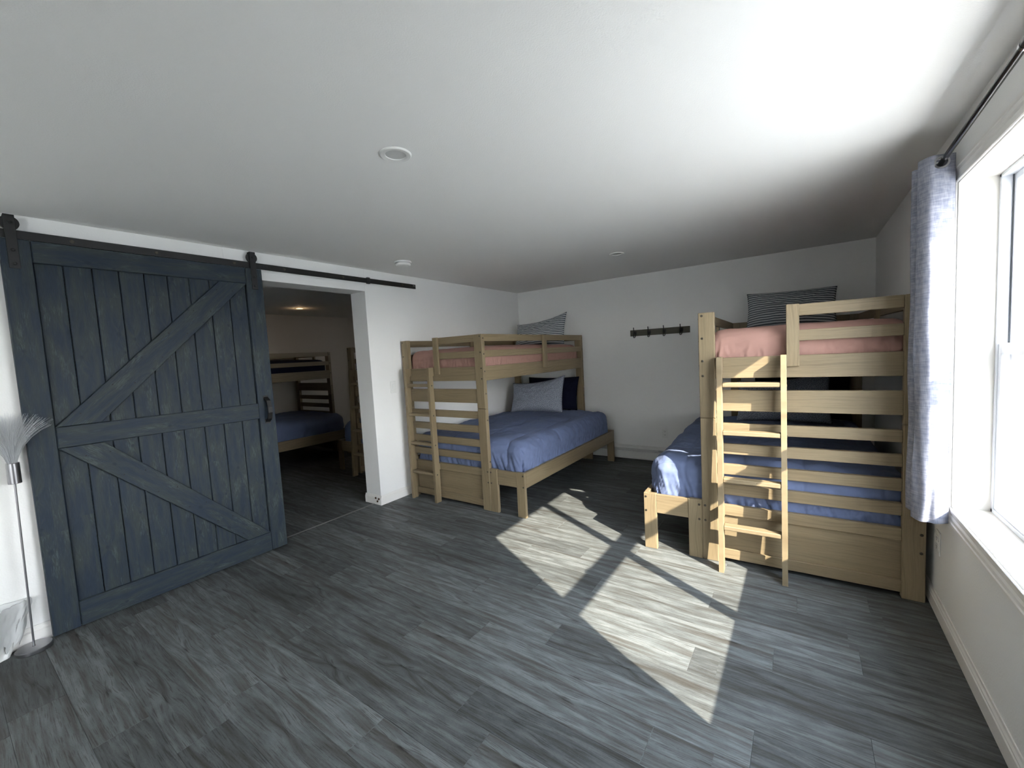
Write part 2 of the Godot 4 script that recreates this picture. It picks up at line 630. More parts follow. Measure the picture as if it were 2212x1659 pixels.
	var linen := image_tex(512, 512, func(x, y):
		var u: float = x / 512.0
		var v: float = y / 512.0
		var hline := wrapped(ln, u, v, 6.0, 150.0)
		var vline := wrapped(ln, v + 0.21, u + 0.4, 6.0, 150.0)
		var cell := wrapped(ln, u + 0.6, v + 0.5, 5.0, 19.0) * 0.6 + wrapped(ln, u + 0.2, v + 0.8, 19.0, 5.0) * 0.5
		var slub := clampf(wrapped(ln, u + 0.11, v + 0.5, 2.5, 60.0) * 2.4 - 0.75, 0.0, 1.0)
		var t := clampf(0.40 + hline * 0.36 + vline * 0.30 + cell * 0.55, 0.0, 1.0)
		return Color(0.76, 0.765, 0.81).lerp(Color(0.53, 0.545, 0.615), t).lerp(Color(0.44, 0.45, 0.52), slub * 0.5))
	M.linen = mat(Color(0.80, 0.80, 0.80), 0.9, linen, 0.2)
	M.linen.backlight_enabled = true
	M.linen.backlight = Color(0.16, 0.16, 0.18)
	M.bag = mat(Color(0.86, 0.865, 0.86), 0.42, null, 0.4)
	M.bag.backlight_enabled = true
	M.bag.backlight = Color(0.25, 0.25, 0.25)
	M.fiber = mat(Color(0.86, 0.87, 0.88), 0.3)
	M.lamp_lit = mat(Color(1, 0.95, 0.85), 0.5)
	M.lamp_lit.emission_enabled = true
	M.lamp_lit.emission = Color(1.0, 0.86, 0.66)
	M.lamp_lit.emission_energy_multiplier = 0.6
	# -- outside
	var dn := noise(640, 3)
	var deck := image_tex(512, 64, func(x, y):
		var g := wrapped(dn, x / 512.0, y / 64.0, 6.0, 14.0)
		return Color(0.66, 0.65, 0.625).lerp(Color(0.55, 0.54, 0.515), clampf(0.4 + g, 0.0, 1.0)))
	M.deck = mat(Color(1, 1, 1), 0.8, deck, 0.3)
	var gn := noise(650, 4)
	var ground := image_tex(256, 256, func(x, y):
		var g := wrapped(gn, x / 256.0, y / 256.0, 9.0, 9.0)
		return Color(0.66, 0.66, 0.65).lerp(Color(0.58, 0.58, 0.57), clampf(0.4 + g, 0.0, 1.0)))
	M.ground = triplanar(mat(Color(1, 1, 1), 0.9, ground, 0.2), 3.0, true)


# ------------------------------------------------------------------ room
func build_floor() -> void:
	var f := struct("floor", "grey wood-look vinyl plank floor", "floor")
	var base := part("underlay", cbox(Vector3(XR - XB + 0.4, 0.10, ZN - ZF + 0.5), 0.0), M.subfloor, f, Vector3((XR + XB) * 0.5, -0.0555, (ZN + ZF) * 0.5 - 0.05))
	base.set_meta("label", "dark underlay below the planks")
	var w := 0.171
	var L := 1.22
	var known := {0: -2.59, 1: -1.03, 2: -0.418, 3: -0.113, 4: 0.20, 5: -1.64, 6: -0.032, 7: 0.275, -3: -0.966, -1: -2.90, -7: -2.22, -6: -1.91}
	# three cuts of each plank pattern, mirrored ones included
	var cuts: Array = []
	for flip in 2:
		var st := SurfaceTool.new()
		st.begin(Mesh.PRIMITIVE_TRIANGLES)
		var sx := -1.0 if flip else 1.0
		add_cbox(st, Vector3.ZERO, Vector3(L - 0.0006, 0.006, w - 0.0006), 0.0007, Vector2(L * sx, w), Vector2(0.5, 0.5))
		cuts.append(st.commit())
	var rest := SurfaceTool.new()
	rest.begin(Mesh.PRIMITIVE_TRIANGLES)
	var z := -1.45 - w * 22
	var idx := 21
	var last := -1
	while z < ZN:
		var j0: float = known.get(idx, rng.randf_range(-1.2, 0.0))
		var x: float = j0 - L * 7
		while x < XR:
			var zc := z + w * 0.5
			var xc := x + L * 0.5
			var inside := x > XL - 0.75 and xc < XR + 0.6 and zc > ZF - 0.05 and zc < ZN
			var beyond := xc <= XL and xc > XB - 0.6 and zc > ZF - 0.2 and zc < 0.2
			var seen := zc < 0.6
			if x + L > XL - 0.3 and not inside: inside = zc > ZF - 0.05 and zc < ZN
			if inside or (beyond and x > -6.6 and zc < -1.2 and zc > -4.6):
				# trimmed at the walls
				var x0 := maxf(x, XB)
				var x1 := minf(x + L, XR + 0.005)
				var pick := rng.randi() % 8
				if pick == last: pick = (pick + 3) % 8
				last = pick
				if x1 - x0 > 0.02:
					if x1 - x0 > L - 0.01:
						part("plank", cuts[rng.randi() % 2], M.planks[pick], f, Vector3(xc, -0.003, zc))
					else:
						part("plank", cbox(Vector3(x1 - x0 - 0.0006, 0.006, w - 0.0006), 0.0007, Vector2(L, w), Vector2(rng.randf(), 0.5)), M.planks[pick], f, Vector3((x0 + x1) * 0.5, -0.003, zc))
			elif beyond:
				add_cbox(rest, Vector3(xc, -0.003, zc), Vector3(L - 0.0006, 0.006, w - 0.0006), 0.0007, Vector2(L, w), Vector2(0.5, 0.5))
			x += L
		z += w
		idx -= 1
	var r := part("plank_field", rest.commit(), M.planks[2], f)
	r.set_meta("kind", "stuff")
	r.set_meta("label", "more of the same planks in the dark second room")


func build_shell() -> void:
	# ceiling over both rooms
	var c := struct("ceiling", "white ceiling with a fine roller stipple", "ceiling")
	slab("plaster", Vector3(XLB - 0.01, CEIL, ZF - 0.12), Vector3(XR + 0.17, CEIL + 0.12, ZN + 0.17), M.ceiling, c, 0.0)
	slab("plaster", Vector3(XB - 0.12, CEIL, ZF - 0.30), Vector3(XLB - 0.01, CEIL + 0.12, 0.62), M.ceiling, c, 0.0)
	# wall with the doorway
	var l := struct("wall_left", "white wall with the sliding door and the dark doorway", "wall")
	var zo0 := -2.497
	var zo1 := -1.33
	var st := SurfaceTool.new()
	st.begin(Mesh.PRIMITIVE_TRIANGLES)
	var xm := (XL + XLB) * 0.5
	var tx := XL - XLB
	add_cbox(st, Vector3(xm, CEIL * 0.5, (ZF + zo0) * 0.5), Vector3(tx, CEIL, zo0 - ZF), 0.002)
	add_cbox(st, Vector3(xm, CEIL * 0.5, (zo1 + ZN) * 0.5), Vector3(tx, CEIL, ZN - zo1), 0.002)
	add_cbox(st, Vector3(xm, (2.08 + CEIL) * 0.5, (zo0 + zo1) * 0.5), Vector3(tx, CEIL - 2.08, zo1 - zo0), 0.0)
	part("plaster", st.commit(), M.wall, l)
	# far wall, wall behind the camera
	var f := struct("wall_far", "white far wall behind the two bunk beds", "wall")
	slab("plaster", Vector3(XL - 0.1, 0, ZF - 0.12), Vector3(XR + 0.17, CEIL, ZF), M.wall, f, 0.0)
	var n := struct("wall_near", "white wall behind the camera", "wall")
	slab("plaster", Vector3(XLB, 0, ZN), Vector3(XR + 0.17, CEIL, ZN + 0.17), M.wall, n, 0.0)
	# window wall
	var r := struct("wall_right", "white wall with the bright window", "wall")
	var y0 := 0.62
	var y1 := 2.03
	var za := -2.597
	var zb := -0.957
	st = SurfaceTool.new()
	st.begin(Mesh.PRIMITIVE_TRIANGLES)
	var xw := XR + 0.085
	add_cbox(st, Vector3(xw, CEIL * 0.5, (ZF + za) * 0.5), Vector3(0.17, CEIL, za - ZF), 0.0)
	add_cbox(st, Vector3(xw, CEIL * 0.5, (zb + WIN2) * 0.5), Vector3(0.17, CEIL, WIN2 - zb), 0.0)
	add_cbox(st, Vector3(xw, CEIL * 0.5, (WIN2 + 1.64 + WIN3) * 0.5), Vector3(0.17, CEIL, WIN3 - WIN2 - 1.64), 0.0)
	add_cbox(st, Vector3(xw, CEIL * 0.5, (WIN3 + 1.64 + ZN) * 0.5), Vector3(0.17, CEIL, ZN - WIN3 - 1.64), 0.0)
	for z in [za, WIN2, WIN3]:
		add_cbox(st, Vector3(xw, y0 * 0.5, z + 0.82), Vector3(0.17, y0, 1.64), 0.0)
		add_cbox(st, Vector3(xw, (y1 + CEIL) * 0.5, z + 0.82), Vector3(0.17, CEIL - y1, 1.64), 0.0)
	part("plaster", st.commit(), M.wall, r)
	# second room
	var b := struct("wall_beyond", "back wall of the dark second room", "wall")
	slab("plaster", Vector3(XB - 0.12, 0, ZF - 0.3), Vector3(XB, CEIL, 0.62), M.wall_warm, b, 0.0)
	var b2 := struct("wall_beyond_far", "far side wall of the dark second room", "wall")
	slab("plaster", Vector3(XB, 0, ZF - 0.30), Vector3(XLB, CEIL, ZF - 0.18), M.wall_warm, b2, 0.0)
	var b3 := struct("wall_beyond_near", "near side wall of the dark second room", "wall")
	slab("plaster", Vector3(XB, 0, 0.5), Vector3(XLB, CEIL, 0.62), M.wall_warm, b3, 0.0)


func base_profile() -> PackedVector2Array:
	return PackedVector2Array([Vector2(0, 0), Vector2(0.013, 0), Vector2(0.013, 0.062), Vector2(0.010, 0.067), Vector2(0.010, 0.073), Vector2(0.0055, 0.082), Vector2(0.004, 0.092), Vector2(0, 0.092)])


func build_trim() -> void:
	var b := struct("baseboard_left", "white baseboard along the door wall", "baseboard")
	part("board", moulding(base_profile(), Vector3(XL, 0, ZF), Vector3(XL, 0, -2.497), Vector3.RIGHT, Vector3.UP), M.trim, b)
	part("board", moulding(base_profile(), Vector3(XL, 0, -1.33), Vector3(XL, 0, ZN), Vector3.RIGHT, Vector3.UP), M.trim, b)
	part("return_board", moulding(base_profile(), Vector3(XL + 0.013, 0, -2.497), Vector3(XLB - 0.013, 0, -2.497), Vector3(0, 0, 1), Vector3.UP), M.trim, b)
	var r := struct("baseboard_right", "white moulded baseboard below the window", "baseboard")
	part("board", moulding(base_profile(), Vector3(XR, 0, ZF), Vector3(XR, 0, ZN), Vector3.LEFT, Vector3.UP), M.trim, r)
	var t := struct("trim_1", "thin grey threshold strip across the doorway floor", "threshold")
	part("strip", moulding(PackedVector2Array([Vector2(-0.011, 0), Vector2(-0.011, 0.001), Vector2(-0.005, 0.003), Vector2(0.005, 0.003), Vector2(0.011, 0.001), Vector2(0.011, 0)]), Vector3(-3.505, 0, -2.484), Vector3(-3.505, 0, -1.33), Vector3.RIGHT, Vector3.UP), M.strip, t)


func build_windows() -> void:
	window_opening(-2.597, -0.957, 2, 1, ["farther from the camera", "beside it, nearer the camera"], Transform3D.IDENTITY)
	window_opening(WIN2, WIN2 + 1.64, 4, 3, ["behind the camera", "behind the camera, by the corner"], Transform3D.IDENTITY)
	window_opening(WIN3, WIN3 + 1.64, 6, 5, ["farthest behind the camera", "in the back corner behind the camera"], Transform3D.IDENTITY)


func window_opening(za: float, zb: float, trim_n: int, win_n: int, where: Array, placed: Transform3D) -> void:
	var y0 := 0.62
	var y1 := 2.03
	# jamb lining and stool as one trim
	var j := struct("trim_%d" % trim_n, "cream jamb boards and sill of the window " + where[0], "sill")
	j.transform = placed
	slab("sill_board", Vector3(XR - 0.006, y0 - 0.02, za), Vector3(0.672, y0 + 0.001, zb), M.jamb, j, 0.003)
	slab("head_board", Vector3(XR - 0.006, y1 - 0.001, za), Vector3(0.672, y1 + 0.018, zb), M.jamb, j, 0.002)
	slab("jamb_board", Vector3(XR - 0.006, y0 - 0.02, za - 0.018), Vector3(0.672, y1 + 0.018, za + 0.001), M.jamb, j, 0.002)
	slab("jamb_board", Vector3(XR - 0.006, y0 - 0.02, zb - 0.001), Vector3(0.672, y1 + 0.018, zb + 0.018), M.jamb, j, 0.002)
	# moulded casing
	var prof := PackedVector2Array([Vector2(0, 0), Vector2(0.011, 0), Vector2(0.014, 0.003), Vector2(0.014, 0.012), Vector2(0.009, 0.017), Vector2(0.010, 0.030), Vector2(0.0145, 0.038), Vector2(0.0145, 0.052), Vector2(0.018, 0.056), Vector2(0.018, 0.066), Vector2(0.012, 0.072), Vector2(0, 0.072)])
	var cs := struct("trim_%d" % (trim_n + 1), "white moulded casing round the window " + where[0], "casing")
	cs.transform = placed
	part("casing_board", moulding(prof, Vector3(XR, y0 - 0.004, za - 0.004), Vector3(XR, y0 - 0.004, zb + 0.004), Vector3.LEFT, Vector3.DOWN, 1.0), M.trim, cs)
	part("casing_board", moulding(prof, Vector3(XR, y1 + 0.004, za - 0.004), Vector3(XR, y1 + 0.004, zb + 0.004), Vector3.LEFT, Vector3.UP, 1.0), M.trim, cs)
	part("casing_board", moulding(prof, Vector3(XR, y0 - 0.004, za - 0.004), Vector3(XR, y1 + 0.004, za - 0.004), Vector3.LEFT, Vector3(0, 0, -1), 1.0), M.trim, cs)
	part("casing_board", moulding(prof, Vector3(XR, y0 - 0.004, zb + 0.004), Vector3(XR, y1 + 0.004, zb + 0.004), Vector3.LEFT, Vector3(0, 0, 1), 1.0), M.trim, cs)
	# two double-hung units side by side
	var zm := (za + zb) * 0.5
	double_hung("window_%d" % win_n, "double-hung white vinyl window " + where[0], za, zm, y0, y1, placed, -1)
	double_hung("window_%d" % (win_n + 1), "double-hung white vinyl window " + where[1], zm, zb, y0, y1, placed, 1)


func double_hung(called: String, label: String, z0: float, z1: float, y0: float, y1: float, placed: Transform3D, outer: int) -> void:
	var w := struct(called, label, "window")
	w.transform = placed
	var fw := 0.021
	var fa := fw if outer < 0 else 0.009
	var fb := fw if outer > 0 else 0.009
	var x0 := 0.660
	var x1 := 0.722
	slab("frame", Vector3(x0, y0, z0), Vector3(x1, y1, z0 + fa), M.vinyl, w)
	slab("frame", Vector3(x0, y0, z1 - fb), Vector3(x1, y1, z1), M.vinyl, w)
	slab("frame", Vector3(x0, y0, z0), Vector3(x1, y0 + 0.018, z1), M.vinyl, w)
	slab("frame", Vector3(x0, y1 - 0.014, z0), Vector3(x1, y1, z1), M.vinyl, w)
	slab("track", Vector3(0.690, 1.34, z0 + fa), Vector3(0.6935, y1 - 0.014, z0 + fa + 0.006), M.gasket, w, 0.0)
	slab("track", Vector3(0.690, 1.34, z1 - fb - 0.006), Vector3(0.6935, y1 - 0.014, z1 - fb), M.gasket, w, 0.0)
	sash(w, "lower_sash", 0.665, 0.690, y0 + 0.018, 1.345, z0 + fa, z1 - fb, 0.046, 0.043)
	sash(w, "upper_sash", 0.694, 0.718, 1.265, y1 - 0.014, z0 + fa, z1 - fb, 0.045, 0.028)
	# sash lock on the meeting rail
	slab("sash_lock", Vector3(0.668, 1.345, (z0 + z1) * 0.5 - 0.03), Vector3(0.688, 1.357, (z0 + z1) * 0.5 + 0.03), M.vinyl, w, 0.003)


func sash(w: Node3D, called: String, x0: float, x1: float, y0: float, y1: float, z0: float, z1: float, bot: float, top: float) -> void:
	var s := Node3D.new()
	s.name = called
	w.add_child(s, true)
	var sw := 0.027
	slab("stile", Vector3(x0, y0, z0), Vector3(x1, y1, z0 + sw), M.vinyl, s)
	slab("stile", Vector3(x0, y0, z1 - sw), Vector3(x1, y1, z1), M.vinyl, s)
	slab("rail", Vector3(x0, y0, z0 + sw), Vector3(x1, y0 + bot, z1 - sw), M.vinyl, s)
	slab("rail", Vector3(x0, y1 - top, z0 + sw), Vector3(x1, y1, z1 - sw), M.vinyl, s)
	var xm := (x0 + x1) * 0.5
	slab("pane", Vector3(xm - 0.002, y0 + bot - 0.004, z0 + sw - 0.004), Vector3(xm + 0.002, y1 - top + 0.004, z1 - sw + 0.004), M.glass, s, 0.0)


func build_outside() -> void:
	var g := struct("ground", "pale bright ground outside the window", "ground")
	part("earth", cbox(Vector3(120, 0.2, 120), 0.0), M.ground, g, Vector3(61.95, -0.30, 0))
	var d := struct("deck", "weathered pale deck boards outside the window", "deck")
	for k in 8:
		slab("deck_board", Vector3(0.745 + k * 0.146, -0.12, -12.0), Vector3(0.745 + k * 0.146 + 0.140, -0.085, 6.0), M.deck, d, 0.004)
	slab("deck_joist", Vector3(0.745, -0.35, -11.9), Vector3(1.90, -0.12, 5.9), M.deck, d, 0.0)


# ------------------------------------------------------------------ sliding door
func dz(z: float) -> float: return z * 1.00753
func dy(y: float) -> float: return CAM_H + (y - CAM_H) * 1.00753


func build_barn_door() -> void:
	var d := struct("door_1", "dark blue stained wooden barn door with Z-shaped bracing", "door")
	var xs := -3.367     # face of the boards
	var xf := -3.345     # face of the frame
	var yb := 0.012
	var yt := dy(2.142)
	var zb := [-0.402, -0.512, -0.627, -0.741, -0.857, -0.973, -1.088, -1.203, -1.320, -1.431]
	var blu := func() -> Material: return M.blue[rng.randi() % 5]
	for k in 9:
		door_board(d, "board", dz(zb[k]) - 0.0015, dz(zb[k + 1]) + 0.0015, yb + 0.004, yt - 0.004, xs - 0.02, xs, blu.call())
	for s in [[-0.293, -0.402], [-1.431, -1.544]]:
		door_board(d, "stile", dz(s[0]), dz(s[1]) + 0.0008, yb, yt, xs - 0.02, xf, blu.call())
	for r in [[0.0224, 0.163], [1.033, 1.148], [2.028, 2.142]]:
		door_board(d, "rail", dz(-0.4028), dz(-1.4302), dy(r[0]), dy(r[1]), xs + 0.0003, xf, blu.call())
	# braces
	var quads := [
		PackedVector2Array([Vector2(-1.257, 2.0265), Vector2(-1.4300, 2.0265), Vector2(-0.585, 1.1495), Vector2(-0.4035, 1.1495)]),
		PackedVector2Array([Vector2(-0.4035, 1.0315), Vector2(-0.585, 1.0315), Vector2(-1.4300, 0.1645), Vector2(-1.271, 0.1645)])]
	for q in quads:
		var poly := PackedVector2Array()
		for p in q: poly.append(Vector2(dz(p.x), dy(p.y)))
		var dir := (poly[3] - poly[0]).normalized()
		part("brace", plate(poly, Vector3(xs + 0.0003, 0, 0), Vector3(0, 0, 1), Vector3.UP, Vector3.RIGHT, xf - xs - 0.0003, 0.0022, dir, Vector2(1.7, 0.115), Vector2(rng.randf(), rng.randf())), blu.call(), d)
		# pairs of nails along the brace
		for k in 6:
			var t := 0.07 + 0.172 * k
			for e in 2:
				var a := poly[0].lerp(poly[3], t) if e == 0 else poly[1].lerp(poly[2], t)
				var b := poly[1].lerp(poly[2], t) if e == 0 else poly[0].lerp(poly[3], t)
				var p := a.lerp(b, 0.22)
				part("nail", nail_mesh, M.nail, d, Vector3(xf - 0.0003, p.y, p.x), Vector3(0, 0, -PI / 2))
	# pull handle
	var h := Node3D.new()
	h.name = "handle"
	d.add_child(h, true)
	var hz := dz(-1.484)
	slab("plate", Vector3(xf, dy(1.165), hz - 0.019), Vector3(xf + 0.004, dy(1.200), hz + 0.019), M.black, h)
	slab("plate", Vector3(xf, dy(0.990), hz - 0.019), Vector3(xf + 0.004, dy(1.025), hz + 0.019), M.black, h)
	var path := [Vector2(0.002, 1.185), Vector2(0.040, 1.160), Vector2(0.054, 1.115), Vector2(0.054, 1.075), Vector2(0.040, 1.030), Vector2(0.002, 1.005)]
	var st := SurfaceTool.new()
	st.begin(Mesh.PRIMITIVE_TRIANGLES)
	for k in path.size() - 1:
		var a := Vector3(xf + path[k].x, dy(path[k].y), hz)
		var b := Vector3(xf + path[k + 1].x, dy(path[k + 1].y), hz)
		ribbon(st, a, b, Vector3(0, 0, 1), 0.030, 0.011)
	part("grip", st.commit(), M.black, h)
	# hangers: strap, wheel, bolts
	for z0 in [-0.338, -1.487]:
		var g := Node3D.new()
		g.name = "hanger"
		d.add_child(g, true)
		var zc := dz(z0)
		slab("strap", Vector3(xf, dy(1.990), zc - 0.0195), Vector3(xf + 0.006, dy(2.262), zc + 0.0195), M.black, g, 0.001)
		slab("strap_cap", Vector3(xf - 0.034, dy(2.256), zc - 0.0195), Vector3(xf + 0.006, dy(2.262), zc + 0.0195), M.black, g, 0.001)
		slab("strap_back", Vector3(xf - 0.034, dy(2.190), zc - 0.0195), Vector3(xf - 0.028, dy(2.262), zc + 0.0195), M.black, g, 0.001)
		part("wheel", lathe(PackedVector2Array([Vector2(0.0001, -0.009), Vector2(0.036, -0.009), Vector2(0.036, -0.004), Vector2(0.031, -0.002), Vector2(0.031, 0.002), Vector2(0.036, 0.004), Vector2(0.036, 0.009), Vector2(0.0001, 0.009)]), 28), M.black, g, Vector3(xf - 0.014, dy(2.222), zc), Vector3(0, 0, PI / 2))
		for yy in [2.222, 2.082, 2.014]:
			part("bolt", disc_mesh(0.008, 0.006, 10), M.black, g, Vector3(xf + 0.006, dy(yy), zc), Vector3(0, 0, -PI / 2))
	# rail on the wall
	var r := thing("barn_door_rail", Vector3.ZERO, "black flat steel rail carrying the blue sliding door", "rail")
	var x0 := -3.362
	slab("bar", Vector3(x0 - 0.004, dy(2.146), -3.100), Vector3(x0 + 0.004, dy(2.190), -0.12), M.black, r, 0.001)
	for z0 in [-0.56, -0.93, -1.37, -1.72, -2.23, -2.90]:
		var z: float = dz(z0)
		part("spacer", lathe(PackedVector2Array([Vector2(0.011, 0), Vector2(0.011, 0.037)]), 14), M.black, r, Vector3(XL, dy(2.168), z), Vector3(0, 0, -PI / 2))
		part("bolt", disc_mesh(0.010, 0.006, 12), M.bolt, r, Vector3(x0 + 0.004, dy(2.168), z), Vector3(0, 0, -PI / 2))
	for k in 4:
		part("hole", disc_mesh(0.008, 0.0012, 12), M.nail, r, Vector3(x0 + 0.0038, dy(2.169), dz(-1.555 - k * 0.024)), Vector3(0, 0, -PI / 2))
	for z0 in [-2.493, -0.20]:
		slab("end_stop", Vector3(x0 - 0.012, dy(2.139), dz(z0) - 0.017), Vector3(x0 + 0.014, dy(2.197), dz(z0) + 0.017), M.black, r, 0.004)
	for k in 2:
		part("hole", disc_mesh(0.004, 0.0012, 8), M.plastic, r, Vector3(x0 + 0.0038, dy(2.176), -3.085 + k * 0.016), Vector3(0, 0, -PI / 2))
	# floor guide on the end of the baseboard
	var q := thing("door_guide", Vector3(-3.44, 0.03, -2.484), "three small bronze roller discs at the doorway baseboard", "door guide")
	slab("bracket", Vector3(-0.03, 0.020, 0.0), Vector3(0.024, 0.045, 0.003), M.plastic, q, 0.001)
	for p in [Vector2(-0.026, 0.036), Vector2(0.022, 0.032), Vector2(-0.002, 0.006)]:
		part("disc", disc_mesh(0.0105, 0.008, 16), M.bronze, q, Vector3(p.x, p.y, 0.002), Vector3(PI / 2, 0, 0))


func door_board(d: Node3D, called: String, z0: float, z1: float, y0: float, y1: float, x0: float, x1: float, m: Material) -> void:
	var sz := Vector3(absf(x1 - x0), absf(y1 - y0), absf(z1 - z0))
	part(called, cbox(sz, 0.0034, Vector2(1.7, 0.115), Vector2(rng.randf(), rng.randf())), m, d, Vector3((x0 + x1) * 0.5, (y0 + y1) * 0.5, (z0 + z1) * 0.5))


# flat bar between two points
func ribbon(st: SurfaceTool, a: Vector3, b: Vector3, side: Vector3, w: float, t: float) -> void:
	var d := (b - a).normalized()
	var n := d.cross(side).normalized()
	var h := side * w * 0.5
	var k := n * t * 0.5
	a -= d * t * 0.25
	b += d * t * 0.25
	var c: Array[Vector3] = [a - h - k, a + h - k, a + h + k, a - h + k, b - h - k, b + h - k, b + h + k, b - h + k]
	for f in [[0, 1, 5, 4, -n], [2, 3, 7, 6, n], [1, 2, 6, 5, side], [3, 0, 4, 7, -side], [0, 1, 2, 3, -d], [4, 5, 6, 7, d]]:
		tri(st, c[f[0]], c[f[1]], c[f[2]], f[4], Vector2.ZERO, Vector2.ZERO, Vector2.ZERO)
		tri(st, c[f[0]], c[f[2]], c[f[3]], f[4], Vector2.ZERO, Vector2.ZERO, Vector2.ZERO)


# ------------------------------------------------------------------ bunk beds
# local frame: ladder end faces +z at z = 0, twin part spans x 0 .. 1.06, bed runs towards -z; ext = +1 / -1 gives the side of the wider lower bed
func make_bed(label: String, at: Vector3, turn: float, ext: int) -> Node3D:
	var t := thing("bunk_bed", at, label, "bunk bed", "washed wood bunk beds", turn)
	var W := BED_W
	var L := BED_L
	var pw := 0.092
	var pd := 0.042
	var m: Material = M.bed
	for x in [0.0, W - pw]:
		for z in [0.0, -L + pd]:
			slab("post", Vector3(x, 0, z - pd), Vector3(x + pw, 0.934, z), m, t, 0.003)
			slab("post", Vector3(x, 0.9355, z - pd), Vector3(x + pw, 1.602, z), m, t, 0.003)
	# ladder end
	var f0 := -0.036
	var f1 := -0.008
	var xa := pw + 0.0005
	var xb := W - pw - 0.0005
	for y in [[1.188, 1.315, "top_rail"], [0.984, 1.112, "headboard_plank"], [0.841, 0.906, "slat"], [0.711, 0.776, "slat"], [0.580, 0.646, "slat"], [0.449, 0.516, "slat"], [0.315, 0.382, "low_rail"], [0.031, 0.094, "bottom_rail"]]:
		slab(y[2], Vector3(xa, y[0], f0), Vector3(xb, y[1], f1), m, t)
	slab("panel", Vector3(xa, 0.0945, f0 + 0.003), Vector3(xb, 0.3145, f1 - 0.017), m, t, 0.0)
	for y in [[1.538, 1.602], [1.396, 1.458]]:
		slab("guard_rail", Vector3(0.470, y[0], f0), Vector3(xb, y[1], f1), m, t)
	slab("guard_stile", Vector3(0.464, 1.253, f1), Vector3(0.526, 1.605, f1 + 0.022), m, t)
	# wall end
	for y in [[1.538, 1.602], [1.396, 1.458]]:
		slab("guard_rail", Vector3(xa, y[0], -L - f1), Vector3(xb, y[1], -L - f0), m, t)
	slab("top_rail", Vector3(xa, 1.188, -L - f1), Vector3(xb, 1.315, -L - f0), m, t)
	slab("low_rail", Vector3(xa, 0.255, -L - f1), Vector3(xb, 0.390, -L - f0), m, t)
	# long sides
	for s in [0, 1]:
		var x0 := 0.004 if s == 0 else W - 0.030
		var x1 := x0 + 0.026
		for y in [[1.538, 1.602, "guard_rail"], [1.396, 1.458, "guard_rail"], [1.186, 1.315, "side_rail"]]:
			slab(y[2], Vector3(x0, y[0], -L + pd + 0.0005), Vector3(x1, y[1], -pd - 0.0005), m, t)
		var outer: bool = (s == 1) == (ext > 0)
		var sx := (x1 if s == 1 else x0 - 0.022) if outer else (x1 if s == 0 else x0 - 0.022)
		slab("guard_stile", Vector3(sx, 1.245, -1.115), Vector3(sx + 0.022, 1.602, -1.040), m, t)
	# decks the mattresses lie on
	slab("deck_board", Vector3(0.032, 1.192, -L + pd + 0.002), Vector3(W - 0.032, 1.210, -pd - 0.002), m, t)
	# wider lower bed
	var ew := 0.378
	var e0 := W if ext > 0 else -ew
	var e1 := e0 + ew
	var far_x := 0.004 if ext > 0 else W - 0.030
	slab("side_rail", Vector3(far_x, 0.255, -L + pd + 0.0005), Vector3(far_x + 0.026, 0.390, -pd - 0.0005), m, t)
	var ox := e1 - 0.028 if ext > 0 else e0
	slab("side_rail", Vector3(ox, 0.258, -L + 0.030), Vector3(ox + 0.028, 0.393, -0.030), m, t)
	for z in [0.0, -L + 0.030]:
		var lw := 0.086
		slab("leg", Vector3(e0 + 0.001, 0, z - 0.030), Vector3(e0 + lw, 0.395, z), m, t, 0.003)
		slab("leg", Vector3(e1 - lw, 0, z - 0.030), Vector3(e1 - 0.001, 0.395, z), m, t, 0.003)
		slab("end_rail", Vector3(e0 + lw + 0.0005, 0.260, z - 0.027), Vector3(e1 - lw - 0.0005, 0.391, z - 0.003), m, t)
	slab("deck_board", Vector3(minf(0.032, e0 + 0.03), 0.262, -L + pd + 0.002), Vector3(maxf(W - 0.032, e1 - 0.03), 0.280, -pd - 0.002), m, t)
	# bolts on the ladder end
	for y in [1.583, 1.441, 1.299, 1.205]:
		for x in [0.021, W - 0.021]:
			part("bolt", bolt_mesh, M.bolt, t, Vector3(x, y, -0.0002), Vector3(PI / 2, 0, 0))
	for y in [0.362, 0.264]:
		part("bolt", bolt_mesh, M.bolt, t, Vector3(W - 0.018, y, -0.0002), Vector3(PI / 2, 0, 0))
		part("bolt", bolt_mesh, M.bolt, t, Vector3(0.018, y, -0.0002), Vector3(PI / 2, 0, 0))
		part("bolt", bolt_mesh, M.bolt, t, Vector3((W + 0.018) if ext > 0 else -0.018, y, -0.0002), Vector3(PI / 2, 0, 0))
		part("bolt", bolt_mesh, M.bolt, t, Vector3((e1 - 0.016) if ext > 0 else (e0 + 0.016), y + 0.006, -0.0002), Vector3(PI / 2, 0, 0))
	# bolts in the narrow faces on the side of the wider bed
	var bx := W + 0.0002 if ext > 0 else -0.0002
	for y in [1.565, 1.425, 1.27, 1.07, 0.83, 0.45]:
		part("bolt", bolt_mesh, M.bolt, t, Vector3(bx, y, -0.022), Vector3(0, 0, -PI / 2 * ext))
		part("bolt", bolt_mesh, M.bolt, t, Vector3(bx, y, -L + 0.022), Vector3(0, 0, -PI / 2 * ext))
	return t


